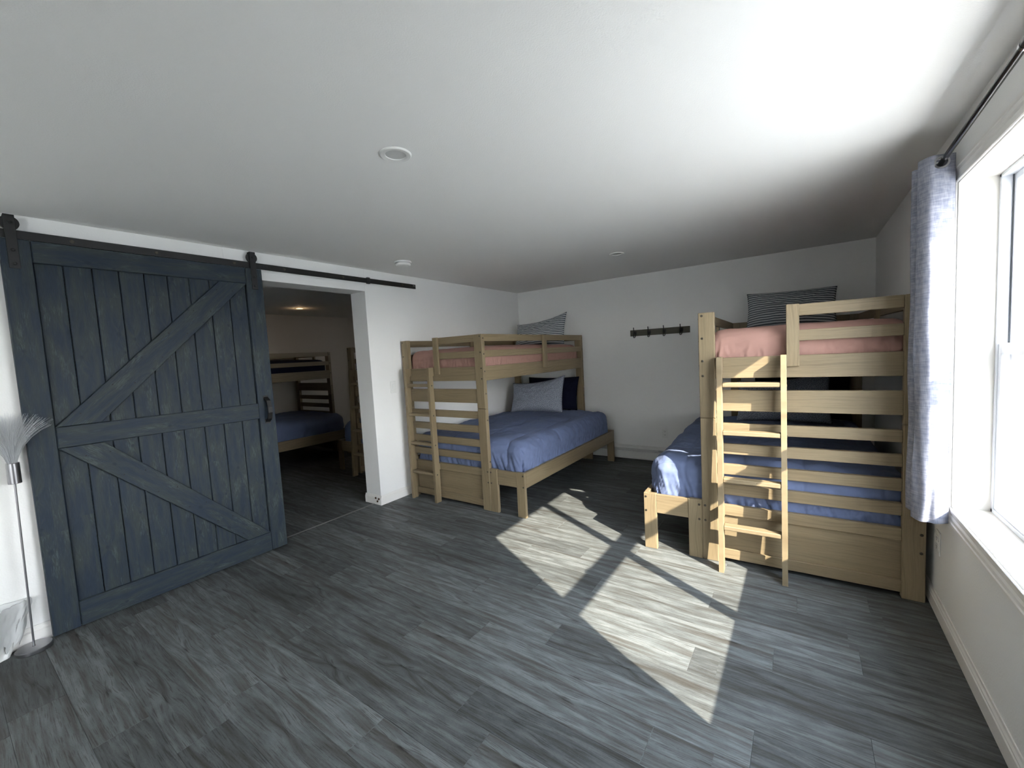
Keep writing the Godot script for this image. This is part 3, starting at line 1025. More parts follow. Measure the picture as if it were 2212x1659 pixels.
# hook-on ladder: two notched rails, four rungs; foot = how far the front of its feet stands out from the bed
func make_ladder(label: String, bed: Node3D, foot: float, x0: float, x1: float) -> Node3D:
	var t := thing("bunk_ladder", bed.position, label, "ladder", "hook-on bunk ladders", bed.rotation.y)
	var top_z := 0.072                      # front of the rail at its top
	var depth := 0.064
	var zz := func(y: float) -> float: return lerpf(foot, top_z, y / 1.32)
	for k in 2:
		var xl := x0 if k == 0 else x1 - 0.028
		# outline in (z, y)
		var o := PackedVector2Array([
			Vector2(zz.call(0.0), 0.0), Vector2(zz.call(1.32), 1.322), Vector2(top_z - depth - 0.002, 1.322), Vector2(0.0025, 1.322), Vector2(0.0025, 1.245), Vector2(zz.call(1.235) - depth + 0.014, 1.235),
			Vector2(zz.call(0.40) - depth, 0.40), Vector2(zz.call(0.40) - depth - 0.0, 0.30), Vector2(zz.call(0.0) - depth, 0.0)])
		part("rail", plate(o, Vector3(xl, 0, 0), Vector3(0, 0, 1), Vector3.UP, Vector3.RIGHT, 0.028, 0.0015, Vector2(0, 1), Vector2(2.4, 0.3), Vector2(rng.randf(), rng.randf())), M.bed, t)
		# spacer block that meets the low rail of the bed
		var zb: float = zz.call(0.35) - depth
		if zb > 0.002:
			slab("spacer_block", Vector3(xl + 0.002, 0.318, 0.0), Vector3(xl + 0.026, 0.380, minf(zb + 0.0, 0.05)), M.bed, t)
		for y in [1.152, 0.861, 0.571, 0.279]:
			part("bolt", bolt_mesh, M.bolt, t, Vector3(xl + (0.0 if k == 0 else 0.028), y - 0.004, zz.call(y) - 0.028), Vector3(0, 0, PI / 2 if k == 0 else -PI / 2))
	for y in [1.152, 0.861, 0.571, 0.279]:
		slab("rung", Vector3(x0 + 0.0285, y - 0.0135, zz.call(y) - 0.060), Vector3(x1 - 0.0285, y + 0.0135, zz.call(y) - 0.003), M.bed, t, 0.004)
	return t


func wrinkle_top(seed_: int) -> FastNoiseLite:
	var n := noise(seed_, 3)
	n.frequency = 1.0
	return n


# a rounded mattress in its fitted sheet
func make_mattress(label: String, bed: Node3D, m: Material, seed_: int, cell := 0.0095) -> Node3D:
	var n := wrinkle_top(seed_)
	var lo := Vector3(0.036, 1.2105, -BED_L + 0.048)
	var hi := Vector3(BED_W - 0.036, 1.488, -0.050)
	var mesh := soft_box(lo, hi, 0.088, cell, func(p: Vector3, nn: Vector3) -> float:
		var d := 0.0
		# crown of the top
		var cx := (p.x - lo.x) / (hi.x - lo.x) - 0.5
		var cz := (p.z - lo.z) / (hi.z - lo.z) - 0.5
		d += maxf(0.0, nn.y) * 0.026 * (1.0 - 4.0 * cx * cx) * (1.0 - 3.6 * cz * cz)
		d += n.get_noise_3d(p.x * 5.0, p.y * 5.0, p.z * 5.0) * 0.006
		# gathers of the sheet run down the sides, strongest near the corners
		var side := 1.0 - absf(nn.y)
		var corner := clampf(1.0 - minf(minf(absf(p.x - lo.x), absf(p.x - hi.x)), minf(absf(p.z - lo.z), absf(p.z - hi.z))) / 0.05, 0.0, 1.0)
		var edge := minf(absf(p.x - lo.x), absf(p.x - hi.x)) if absf(nn.z) > absf(nn.x) else minf(absf(p.z - lo.z), absf(p.z - hi.z))
		var low := 1.0 - smoothstep(1.30, 1.455, p.y)
		var tt := p.x if absf(nn.z) > absf(nn.x) else p.z
		var fade := exp(-edge * 3.2)
		d += side * low * fade * 0.012 * sin(tt * 160.0 + n.get_noise_2d(tt * 7.0, p.y * 5.0) * 5.0 + (p.y - 1.3) * 30.0) * (0.6 + 0.8 * n.get_noise_2d(tt * 17.0, 3.0))
		d += side * n.get_noise_3d(p.x * 9.0, p.y * 16.0, p.z * 9.0) * 0.006
		return d)
	var o := part(numbered("mattress"), mesh, m, self, bed.position, bed.rotation)
	tag(o, label, "mattress", "top bunk mattresses")
	return o


# padded blanket tucked round the lower mattress
func make_comforter(label: String, bed: Node3D, m: Material, ext: int, seed_: int, cell := 0.009) -> Node3D:
	var n := wrinkle_top(seed_)
	var lo := Vector3(0.034 if ext > 0 else -0.378 + 0.034, 0.2805, -BED_L + 0.048)
	var hi := Vector3(BED_W + 0.378 - 0.034 if ext > 0 else BED_W - 0.034, 0.640, -0.050)
	var mesh := soft_box(lo, hi, 0.115, cell, func(p: Vector3, nn: Vector3) -> float:
		var d := 0.0
		var cx := (p.x - lo.x) / (hi.x - lo.x) - 0.5
		var cz := (p.z - lo.z) / (hi.z - lo.z) - 0.5
		d += maxf(0.0, nn.y) * 0.030 * (1.0 - 4.0 * cx * cx) * (1.0 - 3.6 * cz * cz)
		# quilted squares: shallow stitched lines with the filling puffed between them
		var s := 0.335
		var wob := n.get_noise_2d(p.x * 2.0, p.z * 2.0) * 0.03
		var hx := (p.x + wob + 0.11 + minf(0.0, p.y - 0.60) * signf(nn.x) * -0.6 * absf(nn.x))
		var hz := (p.z + wob + 0.06 + minf(0.0, p.y - 0.60) * signf(nn.z) * -0.6 * absf(nn.z))
		var ax := absf(fposmod(hx / s, 1.0) - 0.5) * s
		var az := absf(fposmod(hz / s, 1.0) - 0.5) * s
		ax = s * 0.5 - ax
		az = s * 0.5 - az
		if absf(nn.x) > 0.75: ax = 1.0
		if absf(nn.z) > 0.75: az = 1.0
		var seam := exp(-ax * ax / 0.00007) + exp(-az * az / 0.00007)
		var puff := (1.0 - exp(-ax * ax / 0.004)) * (1.0 - exp(-az * az / 0.004))
		d += puff * 0.006 - minf(seam, 1.0) * 0.0075
		# soft rumples, and pulled folds low on the sides
		d += n.get_noise_3d(p.x * 3.0, p.y * 5.0, p.z * 3.0) * 0.016
		d += n.get_noise_3d(p.x * 11.0 + 5.0, p.y * 9.0, p.z * 11.0) * 0.006
		var side := 1.0 - absf(nn.y)
		var low := 1.0 - smoothstep(0.40, 0.60, p.y)
		var tt := p.x if absf(nn.z) > absf(nn.x) else p.z
		d += side * low * n.get_noise_2d(tt * 26.0 + p.y * 9.0, p.y * 2.5) * 0.017
		# the tucked corner: a vertical pleat at every corner
		var ex := minf(absf(p.x - lo.x), absf(p.x - hi.x))
		var ez := minf(absf(p.z - lo.z), absf(p.z - hi.z))
		if absf(nn.x) > 0.2 and absf(nn.z) > 0.2:
			var q := absf(absf(nn.x) - absf(nn.z))
			d -= 0.020 * exp(-q * q / 0.02) * low
		return d)
	var o := part(numbered("comforter"), mesh, m, self, bed.position, bed.rotation)
	tag(o, label, "comforter", "blue comforters on the lower bunks")
	return o


# pillow standing on its lower edge: w wide, h high, t thick, local origin at the middle of the lower edge, face to +z
func pillow_mesh(w: float, h: float, t: float, seed_: int, ear := 0.05, tip := 0.0) -> ArrayMesh:
	var n := noise(seed_, 2)
	var st := SurfaceTool.new()
	st.begin(Mesh.PRIMITIVE_TRIANGLES)
	for s in [1.0, -1.0]:
		grid_surface(st, 44, 30, func(u: float, v: float) -> Vector3:
			var a := u * 2.0 - 1.0
			var b := v * 2.0 - 1.0
			# corners reach out, edges draw in
			var pull := 1.0 - ear * (1.0 - b * b) 
			var pull2 := 1.0 - ear * 1.3 * (1.0 - a * a)
			var x := a * w * 0.5 * pull
			var y := b * h * 0.5 * pull2
			y += tip * pow((a + 1.0) * 0.5, 2.5) * pow((b + 1.0) * 0.5, 1.5)
			var prof := pow(maxf(0.0, (1.0 - pow(absf(a), 2.6)) * (1.0 - pow(absf(b), 2.6))), 0.55)
			var sag := 1.0 + 0.35 * -b * (1.0 - a * a)
			var z: float = prof * t * 0.5 * sag * s
			var fold := n.get_noise_2d(a * 2.2 + s, b * 2.2) * 0.16 + n.get_noise_2d(a * 6.0, b * 4.0 + s * 3.0) * 0.05
			z += fold * prof * t * 0.5
			# pull lines from the upper corners
			z += prof * t * 0.035 * sin((a * 3.0 - b * 2.0) * 7.0 + n.get_noise_2d(a * 3.0, b * 3.0) * 4.0) * clampf(b + 0.3, 0.0, 1.0)
			return Vector3(x, y + h * 0.5, z), s < 0.0)
	st.generate_normals()
	st.index()
	return st.commit()


func put_pillow(label: String, group: String, mesh: Mesh, m: Material, at: Vector3, lean: float, turn: float, roll: float) -> MeshInstance3D:
	var o := part(numbered("pillow"), mesh, m, self, at)
	o.basis = Basis.from_euler(Vector3(0, turn, 0)) * Basis.from_euler(Vector3(lean, 0, 0)) * Basis.from_euler(Vector3(0, 0, roll))
	tag(o, label, "pillow", group)
	return o


func build_beds() -> void:
	var a := make_bed("washed wood bunk bed in the corner beside the doorway", Vector3(-3.378, 0, -2.863), 0.0, 1)
	var b := make_bed("washed wood bunk bed beside the window, partly in sunlight", Vector3(-0.543, 0, -2.848), deg_to_rad(2.2), -1)
	make_ladder("wooden ladder on the bunk bed beside the doorway", a, 0.082, 0.096, 0.452)
	make_ladder("sunlit wooden ladder on the bunk bed beside the window", b, 0.135, 0.108, 0.464)
	make_mattress("top bunk mattress in a pink sheet, bed beside the doorway", a, M.pink, 41)
	make_mattress("top bunk mattress in a pink sheet, bed beside the window", b, M.pink, 42)
	make_comforter("blue quilted comforter on the lower bunk beside the doorway", a, M.blue_cloth, 1, 51)
	make_comforter("blue quilted comforter on the lower bunk beside the window", b, M.blue_cloth, -1, 52)
	var tick := pillow_mesh(0.70, 0.40, 0.17, 61)
	var tick_tip := pillow_mesh(0.72, 0.35, 0.18, 64, 0.05, 0.10)
	var grey := pillow_mesh(0.74, 0.40, 0.20, 62, 0.06, 0.085)
	var navy := pillow_mesh(0.76, 0.44, 0.14, 63)
	put_pillow("grey striped pillow with one corner up on the left top bunk", "striped pillows", tick_tip, M.ticking, Vector3(-2.80, 1.485, -4.62), deg_to_rad(-22), deg_to_rad(4), deg_to_rad(2))
	put_pillow("grey striped pillow on the top bunk beside the window", "striped pillows", tick, M.ticking, Vector3(-0.10, 1.490, -4.56), deg_to_rad(-22), deg_to_rad(2), deg_to_rad(-1))
	put_pillow("grey speckled pillow on the blue lower bunk beside the doorway", "speckled pillows", grey, M.speckled, Vector3(-2.80, 0.648, -4.47), deg_to_rad(-19), deg_to_rad(6), deg_to_rad(1))
	put_pillow("dark navy pillow behind the speckled pillow, bed beside the doorway", "navy pillows", navy, M.navy, Vector3(-2.715, 0.650, -4.715), deg_to_rad(-13), 0.0, 0.0)
	put_pillow("speckled pillow seen through the slats of the bed beside the window", "speckled pillows", grey, M.speckled, Vector3(-0.16, 0.650, -4.48), deg_to_rad(-19), deg_to_rad(2), 0.0)
	put_pillow("dark navy pillow behind the speckled pillow, bed beside the window", "navy pillows", navy, M.navy, Vector3(-0.02, 0.650, -4.72), deg_to_rad(-13), deg_to_rad(2), 0.0)
	# dark second room
	var c := make_bed("dark bunk bed in the second room, long side to the doorway", Vector3(-6.17, 0, -3.79), PI, -1)
	var d := make_bed("dark bunk bed with ladder at the right edge of the doorway", Vector3(-4.712, 0, -3.12), 0.0, -1)
	make_ladder("dark ladder on the bunk bed at the right edge of the doorway", d, 0.135, 0.108, 0.464)
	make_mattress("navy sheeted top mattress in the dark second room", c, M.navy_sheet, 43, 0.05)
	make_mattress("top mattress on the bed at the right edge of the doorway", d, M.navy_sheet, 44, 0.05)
	make_comforter("blue comforter on the lower bunk in the second room", c, M.blue_cloth, -1, 53, 0.035)
	make_comforter("blue comforter on the bed at the right edge of the doorway", d, M.blue_cloth, -1, 54, 0.04)


# ------------------------------------------------------------------ things on walls and ceiling
func build_wall_things() -> void:
	# coat rack
	var r := thing("coat_rack", Vector3(-1.404, 1.582, ZF), "grey wooden coat rack with four black hooks on the far wall", "coat rack")
	var rackm := mat(Color(0.62, 0.68, 0.74), 0.6, M.bed.albedo_texture)
	part("board", cbox(Vector3(0.692, 0.074, 0.018), 0.002), rackm, r, Vector3(0, 0, 0.009))
	for x in [-0.287, -0.114, 0.066, 0.253]:
		var h := Node3D.new()
		h.name = "hook"
		r.add_child(h, true)
		h.position = Vector3(x, 0, 0.018)
		slab("plate", Vector3(-0.021, -0.020, 0), Vector3(0.021, 0.020, 0.004), M.black, h, 0.001)
		part("prong", tube(PackedVector3Array([Vector3(0, 0.0, 0.004), Vector3(0, -0.002, 0.024), Vector3(0, 0.022, 0.040), Vector3(0, 0.066, 0.050)]), 0.0052, 8), M.black, h)
		part("loop", tube(PackedVector3Array([Vector3(-0.011, 0.0, 0.004), Vector3(-0.011, -0.030, 0.014), Vector3(-0.010, -0.050, 0.030), Vector3(0, -0.058, 0.038), Vector3(0.010, -0.050, 0.030), Vector3(0.011, -0.030, 0.014), Vector3(0.011, 0.0, 0.004)]), 0.0045, 8), M.black, h)
	# outlets and switch
	make_outlet("white wall outlet below the coat rack on the far wall", Vector3(-1.370, 0.357, ZF), 0.0)
	make_outlet("white wall outlet low on the window wall by the curtain", Vector3(XR, 0.365, -2.815), -PI / 2)
	var s := thing("light_switch", Vector3(XL, 1.143, -2.743), "white rocker light switch on the wall right of the doorway", "light switch", "", PI / 2)
	part("plate", cbox(Vector3(0.071, 0.116, 0.006), 0.003), M.plastic, s, Vector3(0, 0, 0.003))
	part("rocker", cbox(Vector3(0.033, 0.067, 0.005), 0.0015), M.plastic, s, Vector3(0, 0, 0.0075), Vector3(deg_to_rad(4), 0, 0))
	# baseboard heater along the far wall
	var h := thing("baseboard_heater", Vector3(0, 0, ZF), "long white metal baseboard heater along the far wall", "heater")
	var x0 := XL + 0.016
	var x1 := XR - 0.016
	slab("back_plate", Vector3(x0, 0.02, 0), Vector3(x1, 0.178, 0.006), M.enamel, h)
	part("hood", moulding(PackedVector2Array([Vector2(0, 0.160), Vector2(0.040, 0.158), Vector2(0.055, 0.146), Vector2(0.058, 0.148), Vector2(0.044, 0.166), Vector2(0.006, 0.178), Vector2(0, 0.178)]), Vector3(x0, 0, 0), Vector3(x1, 0, 0), Vector3(0, 0, 1), Vector3.UP), M.enamel, h)
	part("front_cover", moulding(PackedVector2Array([Vector2(0.058, 0.030), Vector2(0.062, 0.032), Vector2(0.062, 0.112), Vector2(0.050, 0.119), Vector2(0.048, 0.117), Vector2(0.058, 0.110)]), Vector3(x0, 0, 0), Vector3(x1, 0, 0), Vector3(0, 0, 1), Vector3.UP), M.enamel, h)
	slab("fin_core", Vector3(x0 + 0.02, 0.05, 0.008), Vector3(x1 - 0.02, 0.11, 0.050), M.fins, h)
	for x in [x0, -1.45, x1 - 0.012]:
		slab("bracket", Vector3(x, 0.0, 0.004), Vector3(x + 0.012, 0.150, 0.0585), M.enamel, h)


func make_outlet(label: String, at: Vector3, turn: float) -> void:
	var o := thing("wall_outlet", at, label, "outlet", "", turn)
	part("plate", cbox(Vector3(0.071, 0.116, 0.006), 0.003), M.plastic, o, Vector3(0, 0, 0.003))
	for y in [0.022, -0.022]:
		var s := part("socket", cbox(Vector3(0.034, 0.030, 0.003), 0.0014), M.plastic, o, Vector3(0, y, 0.0072))
		for x in [-0.007, 0.007]:
			part("slot", cbox(Vector3(0.0026, 0.010, 0.0006), 0.0), M.plastic_dark, s, Vector3(x, 0.003, 0.0016))
		part("slot", cbox(Vector3(0.005, 0.005, 0.0006), 0.001), M.plastic_dark, s, Vector3(0, -0.008, 0.0016))


func downlight(at: Vector3, label: String, lit: bool) -> void:
	var o := thing("recessed_light", at, label, "ceiling light", "recessed ceiling lights")
	part("trim_ring", lathe(PackedVector2Array([Vector2(0.0665, 0.0), Vector2(0.0665, -0.003), Vector2(0.062, -0.0065), Vector2(0.044, -0.0045), Vector2(0.0425, -0.0005), Vector2(0.0425, 0.0)]), 40, true), M.plastic, o)
	part("lens", lathe(PackedVector2Array([Vector2(0.0425, -0.0015), Vector2(0.0001, -0.0015)]), 40), M.lamp_lit if lit else M.lens, o)
	if lit:
		var l := OmniLight3D.new()
		l.name = "bulb_glow"
		l.light_color = Color(1.0, 0.84, 0.64)
		l.light_energy = 0.0028
		l.light_size = 0.04
		l.omni_range = 12.0
		l.omni_attenuation = 2.0
		l.shadow_enabled = true
		l.position = Vector3(0, -0.05, 0)
		o.add_child(l)


func build_ceiling_things() -> void:
	downlight(Vector3(-1.42, CEIL, -1.25), "unlit round recessed light nearest the camera", false)
	downlight(Vector3(-1.416, CEIL, -3.82), "unlit round recessed light above the space between the beds", false)
	downlight(Vector3(-6.32, CEIL, -3.44), "glowing recessed light seen through the doorway", true)
	var s := thing("smoke_detector", Vector3(-2.93, CEIL, -2.575), "round white smoke detector on the ceiling near the doorway", "smoke detector")
	part("base", lathe(PackedVector2Array([Vector2(0.0001, 0), Vector2(0.074, 0), Vector2(0.074, -0.010), Vector2(0.070, -0.014), Vector2(0.06, -0.014)]), 36), M.plastic, s)
	part("grille", lathe(PackedVector2Array([Vector2(0.060, -0.014), Vector2(0.058, -0.020)]), 36), M.lens, s)
	part("cover", lathe(PackedVector2Array([Vector2(0.066, -0.019), Vector2(0.066, -0.030), Vector2(0.060, -0.037), Vector2(0.030, -0.041), Vector2(0.0001, -0.041)]), 36), M.plastic, s)


# ------------------------------------------------------------------ curtains
func curtain_mesh(path: Callable, n: int, top: float, bottom: float, rows: int, length: float, hole := Vector3(0, 0, -1)) -> ArrayMesh:
	# path(t, y) -> Vector2(x, z); a closed, 2.4 mm thick cloth
	var st := SurfaceTool.new()
	st.begin(Mesh.PRIMITIVE_TRIANGLES)
	var th := 0.0012
	var F: Array = []
	var B: Array = []
	# rows lie close together round the grommet holes
	var ys := PackedFloat32Array()
	for j in rows + 1:
		var r := float(j) / rows
		ys.append(lerpf(top, top - 0.075, r * 3.0) if r < 1.0 / 3.0 else lerpf(top - 0.075, bottom, (r - 1.0 / 3.0) * 1.5))
	for j in rows + 1:
		var y := ys[j]
		var pts := PackedVector2Array()
		for i in n + 1: pts.append(path.call(float(i) / n, y))
		var rf := PackedVector3Array()
		var rb := PackedVector3Array()
		for i in n + 1:
			var t := (pts[mini(i + 1, n)] - pts[maxi(i - 1, 0)]).normalized()
			var nn := Vector2(-t.y, t.x)
			rf.append(Vector3(pts[i].x + nn.x * th, y, pts[i].y + nn.y * th))
			rb.append(Vector3(pts[i].x - nn.x * th, y, pts[i].y - nn.y * th))
		F.append(rf)
		B.append(rb)
	var quad := func(a: Vector3, b: Vector3, c: Vector3, d: Vector3, ua: Vector2, ub: Vector2, uc: Vector2, ud: Vector2, g: int) -> void:
		for k in [[a, ua], [b, ub], [c, uc], [a, ua], [c, uc], [d, ud]]:
			st.set_smooth_group(g)
			st.set_uv(k[1])
			st.add_vertex(k[0])
	var U := func(i: int, j: int) -> Vector2: return Vector2(float(i) / n * length / 0.30, ys[j] / 0.30)
	for j in rows:
		for i in n:
			var mid: Vector3 = (F[j][i] + F[j + 1][i + 1]) * 0.5
			if Vector2(mid.x - hole.x, mid.y - hole.y).length() < hole.z: continue
			quad.call(F[j][i], F[j][i + 1], F[j + 1][i + 1], F[j + 1][i], U.call(i, j), U.call(i + 1, j), U.call(i + 1, j + 1), U.call(i, j + 1), 0)
			quad.call(B[j][i + 1], B[j][i], B[j + 1][i], B[j + 1][i + 1], U.call(i + 1, j), U.call(i, j), U.call(i, j + 1), U.call(i + 1, j + 1), 1)
		for e in [0, n]:
			if e == 0: quad.call(B[j][0], F[j][0], F[j + 1][0], B[j + 1][0], U.call(0, j), U.call(0, j), U.call(0, j + 1), U.call(0, j + 1), 2)
			else: quad.call(F[j][n], B[j][n], B[j + 1][n], F[j + 1][n], U.call(n, j), U.call(n, j), U.call(n, j + 1), U.call(n, j + 1), 2)
	for i in n:
		quad.call(B[0][i], B[0][i + 1], F[0][i + 1], F[0][i], U.call(i, 0), U.call(i + 1, 0), U.call(i + 1, 0), U.call(i, 0), 3)
		quad.call(F[rows][i], F[rows][i + 1], B[rows][i + 1], B[rows][i], U.call(i, rows), U.call(i + 1, rows), U.call(i + 1, rows), U.call(i, rows), 3)
	st.generate_normals()
	st.index()
	return st.commit()


func build_curtains() -> void:
	var rx := 0.484
	var ry := 2.118
	# rod
	var r := thing("curtain_rod", Vector3(rx, ry, 0), "black metal curtain rod above the window", "curtain rod")
	part("tube", tube(PackedVector3Array([Vector3(0, -0.009, -2.80), Vector3(0, 0.034, -1.74)]), 0.0105, 16), M.rod, r)
	part("tube", tube(PackedVector3Array([Vector3(0, 0.0336, -1.75), Vector3(0, 0.076, -0.72)]), 0.0125, 16), M.rod, r)
	part("collar", tube(PackedVector3Array([Vector3(0, 0.0333, -1.758), Vector3(0, 0.0338, -1.745)]), 0.0138, 16), M.chrome, r)
	for q in [Vector2(-2.815, -0.0095), Vector2(-0.705, 0.0765)]:
		part("finial", lathe(PackedVector2Array([Vector2(0.0001, -0.022), Vector2(0.014, -0.018), Vector2(0.019, -0.006), Vector2(0.019, 0.006), Vector2(0.014, 0.018), Vector2(0.0001, 0.022)]), 18), M.rod, r, Vector3(0, q.y, q.x), Vector3(PI / 2, 0, 0))
	for q in [Vector2(-2.795, -0.009), Vector2(-0.80, 0.072)]:
		part("bracket", tube(PackedVector3Array([Vector3(0, q.y - 0.016, q.x), Vector3(0.03, q.y - 0.018, q.x), Vector3(XR - rx, q.y - 0.018, q.x)]), 0.006, 10), M.rod, r)
	# bunched far panel: four folds across the rod
	var n1 := noise(71, 2)
	var folds := 4
	var p1 := func(t: float, y: float) -> Vector2:
		var k := t * folds
		var i := int(minf(floor(k), folds - 1))
		var f := k - i
		var s := 1.0 if i % 2 == 0 else -1.0
		var low := clampf((2.14 - y) / 1.5, 0.0, 1.0)
		var half := 0.057 + 0.002 * low
		var e := smoothstep(0.0, 1.0, f) * 2.0 - 1.0
		var z := -2.525 - k * 0.063 - 0.014 * sin(f * TAU) * (0.4 + 0.6 * low)
		var x := minf(0.473 - s * e * half + n1.get_noise_2d(t * 5.0, y * 1.6) * 0.014 * low, 0.5265)
		# the first fold is slightly turned at its edges
		z += n1.get_noise_2d(t * 6.0 + 4.0, y * 1.2) * 0.014 * low
		if i == 0:
			z = (-2.568 + 0.030 * smoothstep(0.0, 0.62, f)) if f < 0.62 else (-2.538 - 0.050 * smoothstep(0.62, 1.0, f))
			z += n1.get_noise_2d(t * 10.0 + 4.0, y * 1.3) * 0.012 * low
		return Vector2(x, z)
	var c := thing("curtain", Vector3.ZERO, "grey linen curtain bunched beside the bunk bed at the window", "curtain", "grey linen curtains")
	part("cloth", curtain_mesh(p1, 144, 2.148, 0.552, 84, 0.52, Vector3(rx - 0.004, ry - 0.004, 0.0205)), M.linen, c)
	for k in folds:
		var z := -2.525 - (k + 0.5) * 0.063
		part("grommet", lathe(PackedVector2Array([Vector2(0.0185, -0.004), Vector2(0.0255, -0.004), Vector2(0.0265, 0.0), Vector2(0.0255, 0.004), Vector2(0.0185, 0.004), Vector2(0.0185, -0.004)]), 28, true), M.chrome, c, Vector3(rx - 0.004, ry - 0.004, z + (0.0155 if k == 0 else 0.0)), Vector3(PI / 2, 0, 0))
	# near panel, beyond the right edge of the picture; its inner edge hangs a little aslant
	var n2 := noise(72, 2)
	var p2 := func(t: float, y: float) -> Vector2:
		var low := clampf((2.10 - y) / 1.5, 0.0, 1.0)
		var z0 := -1.149 + 0.112 * (y - 0.56)
		var z := lerpf(z0, -0.70, t) 
		var x := 0.484 + 0.036 * sin(t * TAU * 4.5) * (1.0 - 0.2 * low) + n2.get_noise_2d(t * 4.0, y * 1.5) * 0.012 * low
		return Vector2(x, z)
	var c2 := thing("curtain", Vector3.ZERO, "grey linen curtain at the near side of the window", "curtain", "grey linen curtains")
	part("cloth", curtain_mesh(p2, 120, 2.215, 0.50, 60, 0.9), M.linen, c2)
	for k in 9:
		part("grommet", lathe(PackedVector2Array([Vector2(0.0185, -0.004), Vector2(0.0255, -0.004), Vector2(0.0265, 0.0), Vector2(0.0255, 0.004), Vector2(0.0185, 0.004), Vector2(0.0185, -0.004)]), 20, true), M.chrome, c2, Vector3(rx, ry + 0.060, -0.96 + 0.26 * k / 9.0), Vector3(PI / 2, 0.5 if k % 2 == 0 else -0.5, 0))


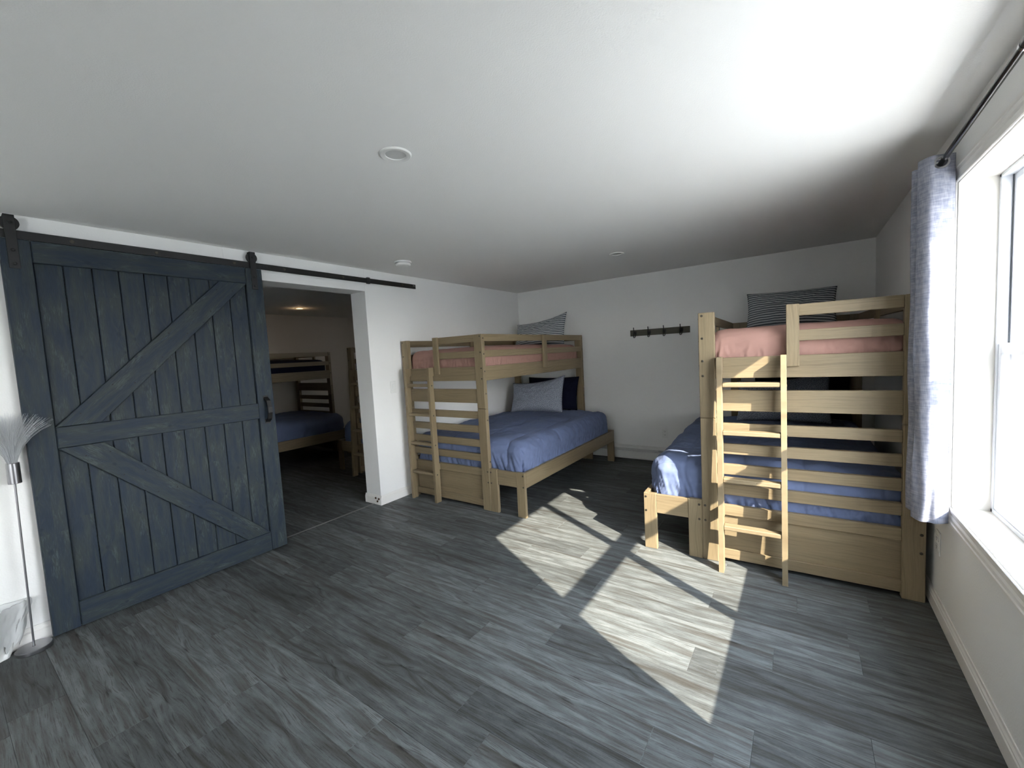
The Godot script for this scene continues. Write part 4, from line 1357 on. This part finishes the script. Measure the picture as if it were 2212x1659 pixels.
# ------------------------------------------------------------------ corner by the door
func build_corner_things() -> void:
	# fibre-optic floor lamp
	var at := Vector3(-3.318, 0, -0.222)
	var l := thing("fiber_optic_lamp", at, "silver fiber-optic floor lamp with a white spray beside the door", "lamp")
	part("base", lathe(PackedVector2Array([Vector2(0.067, 0), Vector2(0.068, 0.002), Vector2(0.068, 0.017), Vector2(0.065, 0.020), Vector2(0.007, 0.021)]), 48), M.steel, l)
	part("pole", tube(PackedVector3Array([Vector3(0, 0.02, 0), Vector3(-0.001, 0.46, -0.007), Vector3(-0.002, 0.895, -0.014)]), 0.0042, 12), M.steel, l)
	part("cup", lathe(PackedVector2Array([Vector2(0.005, 0.886), Vector2(0.0235, 0.888), Vector2(0.0245, 0.890), Vector2(0.0245, 0.993), Vector2(0.0235, 0.995), Vector2(0.018, 0.995), Vector2(0.018, 0.985), Vector2(0.0001, 0.985)]), 36), M.steel, l, Vector3(-0.002, 0, -0.015))
	var st := SurfaceTool.new()
	st.begin(Mesh.PRIMITIVE_TRIANGLES)
	var r2 := RandomNumberGenerator.new()
	r2.seed = 77
	for k in 620:
		var f := r2.randf() * TAU
		var spread := pow(r2.randf(), 0.62) * 1.12          # angle from upright at the tip
		var len := 0.265 * r2.randf_range(0.86, 1.02)
		var out := Vector3(cos(f), 0, sin(f))
		# keep the spray off the wall behind it
		var p := Vector3(-0.002, 0.985, -0.015) + out * 0.013 * spread
		var path := PackedVector3Array()
		for j in 6:
			var t := j / 5.0
			var ang := spread * (0.25 + 0.75 * t) + 0.18 * t * t * spread
			path.append(p)
			p += (Vector3.UP * cos(ang) + out * sin(ang)) * len / 5.0
			if p.x + at.x < XL + 0.006: p.x = XL + 0.006 - at.x
		add_tube(st, path, 0.00042, 3, 0.0003)
	var sp := part("fiber_spray", st.commit(), M.fiber, l)
	sp.set_meta("kind", "stuff")
	sp.set_meta("label", "fan of fine white optical fibers")
	# waste bin in a white bag
	var rim := PackedVector2Array([Vector2(-3.390, -0.222), Vector2(-3.372, -0.240), Vector2(-3.352, -0.225), Vector2(-3.340, -0.190), Vector2(-3.305, -0.150), Vector2(-3.255, -0.105), Vector2(-3.222, -0.030), Vector2(-3.222, 0.060), Vector2(-3.262, 0.130), Vector2(-3.330, 0.160), Vector2(-3.386, 0.140), Vector2(-3.392, 0.0)])
	var cen := Vector2(-3.312, -0.015)
	var n := noise(81, 2)
	var N := 72
	var ring := func(t: float) -> Vector2:
		var k := t * rim.size()
		var i: int = int(floorf(k)) % rim.size()
		var f: float = k - floorf(k)
		var a := rim[(i - 1 + rim.size()) % rim.size()]
		return a.cubic_interpolate(rim[(i + 1) % rim.size()], a, rim[(i + 2) % rim.size()], f) if false else rim[i].cubic_interpolate(rim[(i + 1) % rim.size()], a, rim[(i + 2) % rim.size()], f)
	var b := thing("waste_bin", Vector3(cen.x, 0, cen.y), "white bag lined waste bin beside the fiber lamp", "waste bin")
	st = SurfaceTool.new()
	st.begin(Mesh.PRIMITIVE_TRIANGLES)
	var body := func(u: float, v: float) -> Vector3:
		var q: Vector2 = ring.call(fposmod(u, 1.0)) - cen
		var s := lerpf(0.56, 0.90, v)
		return Vector3(q.x * s, v * 0.235, q.y * s)
	grid_surface(st, N, 6, func(u, v): return body.call(1.0 - u, v))
	grid_surface(st, N, 2, func(u, v): var p: Vector3 = body.call(u, 0.0); return Vector3(p.x * v, 0.0, p.z * v))
	st.generate_normals()
	part("bin", st.commit(), M.plastic, b)
	# the bag: inside, over the rim, hanging down outside in loose folds
	st = SurfaceTool.new()
	st.begin(Mesh.PRIMITIVE_TRIANGLES)
	var bag := func(u: float, v: float) -> Vector3:
		u = fposmod(u, 1.0)
		var q: Vector2 = ring.call(u) - cen
		var fold := n.get_noise_2d(cos(u * TAU) * 2.4, sin(u * TAU) * 2.4 + v * 1.6)
		var s := 0.0
		var y := 0.0
		if v < 0.45:                       # outside, from the ragged hem up
			var t := v / 0.45
			s = lerpf(0.74, 0.985, t) + fold * 0.045 * (1.0 - t * 0.7)
			y = lerpf(0.055 + 0.045 * fold, 0.250, t)
			s += 0.02 * sin(t * 9.0 + fold * 5.0)
		elif v < 0.6:                      # over the rim
			var t := (v - 0.45) / 0.15
			s = lerpf(0.985, 0.90, t)
			y = 0.250 + 0.014 * sin(t * PI) + fold * 0.010
		else:                              # inside
			var t := (v - 0.6) / 0.4
			s = lerpf(0.90, 0.50, t) - 0.02 - fold * 0.04 * t
			y = lerpf(0.250, 0.060, t)
		q *= s
		var w := Vector3(q.x, y, q.y)
		w.x = maxf(w.x, XL + 0.004 - cen.x)
		return w
	grid_surface(st, N, 40, func(u, v): return bag.call(1.0 - u, v))
	st.generate_normals()
	st.index()
	part("liner_bag", st.commit(), M.bag, b)
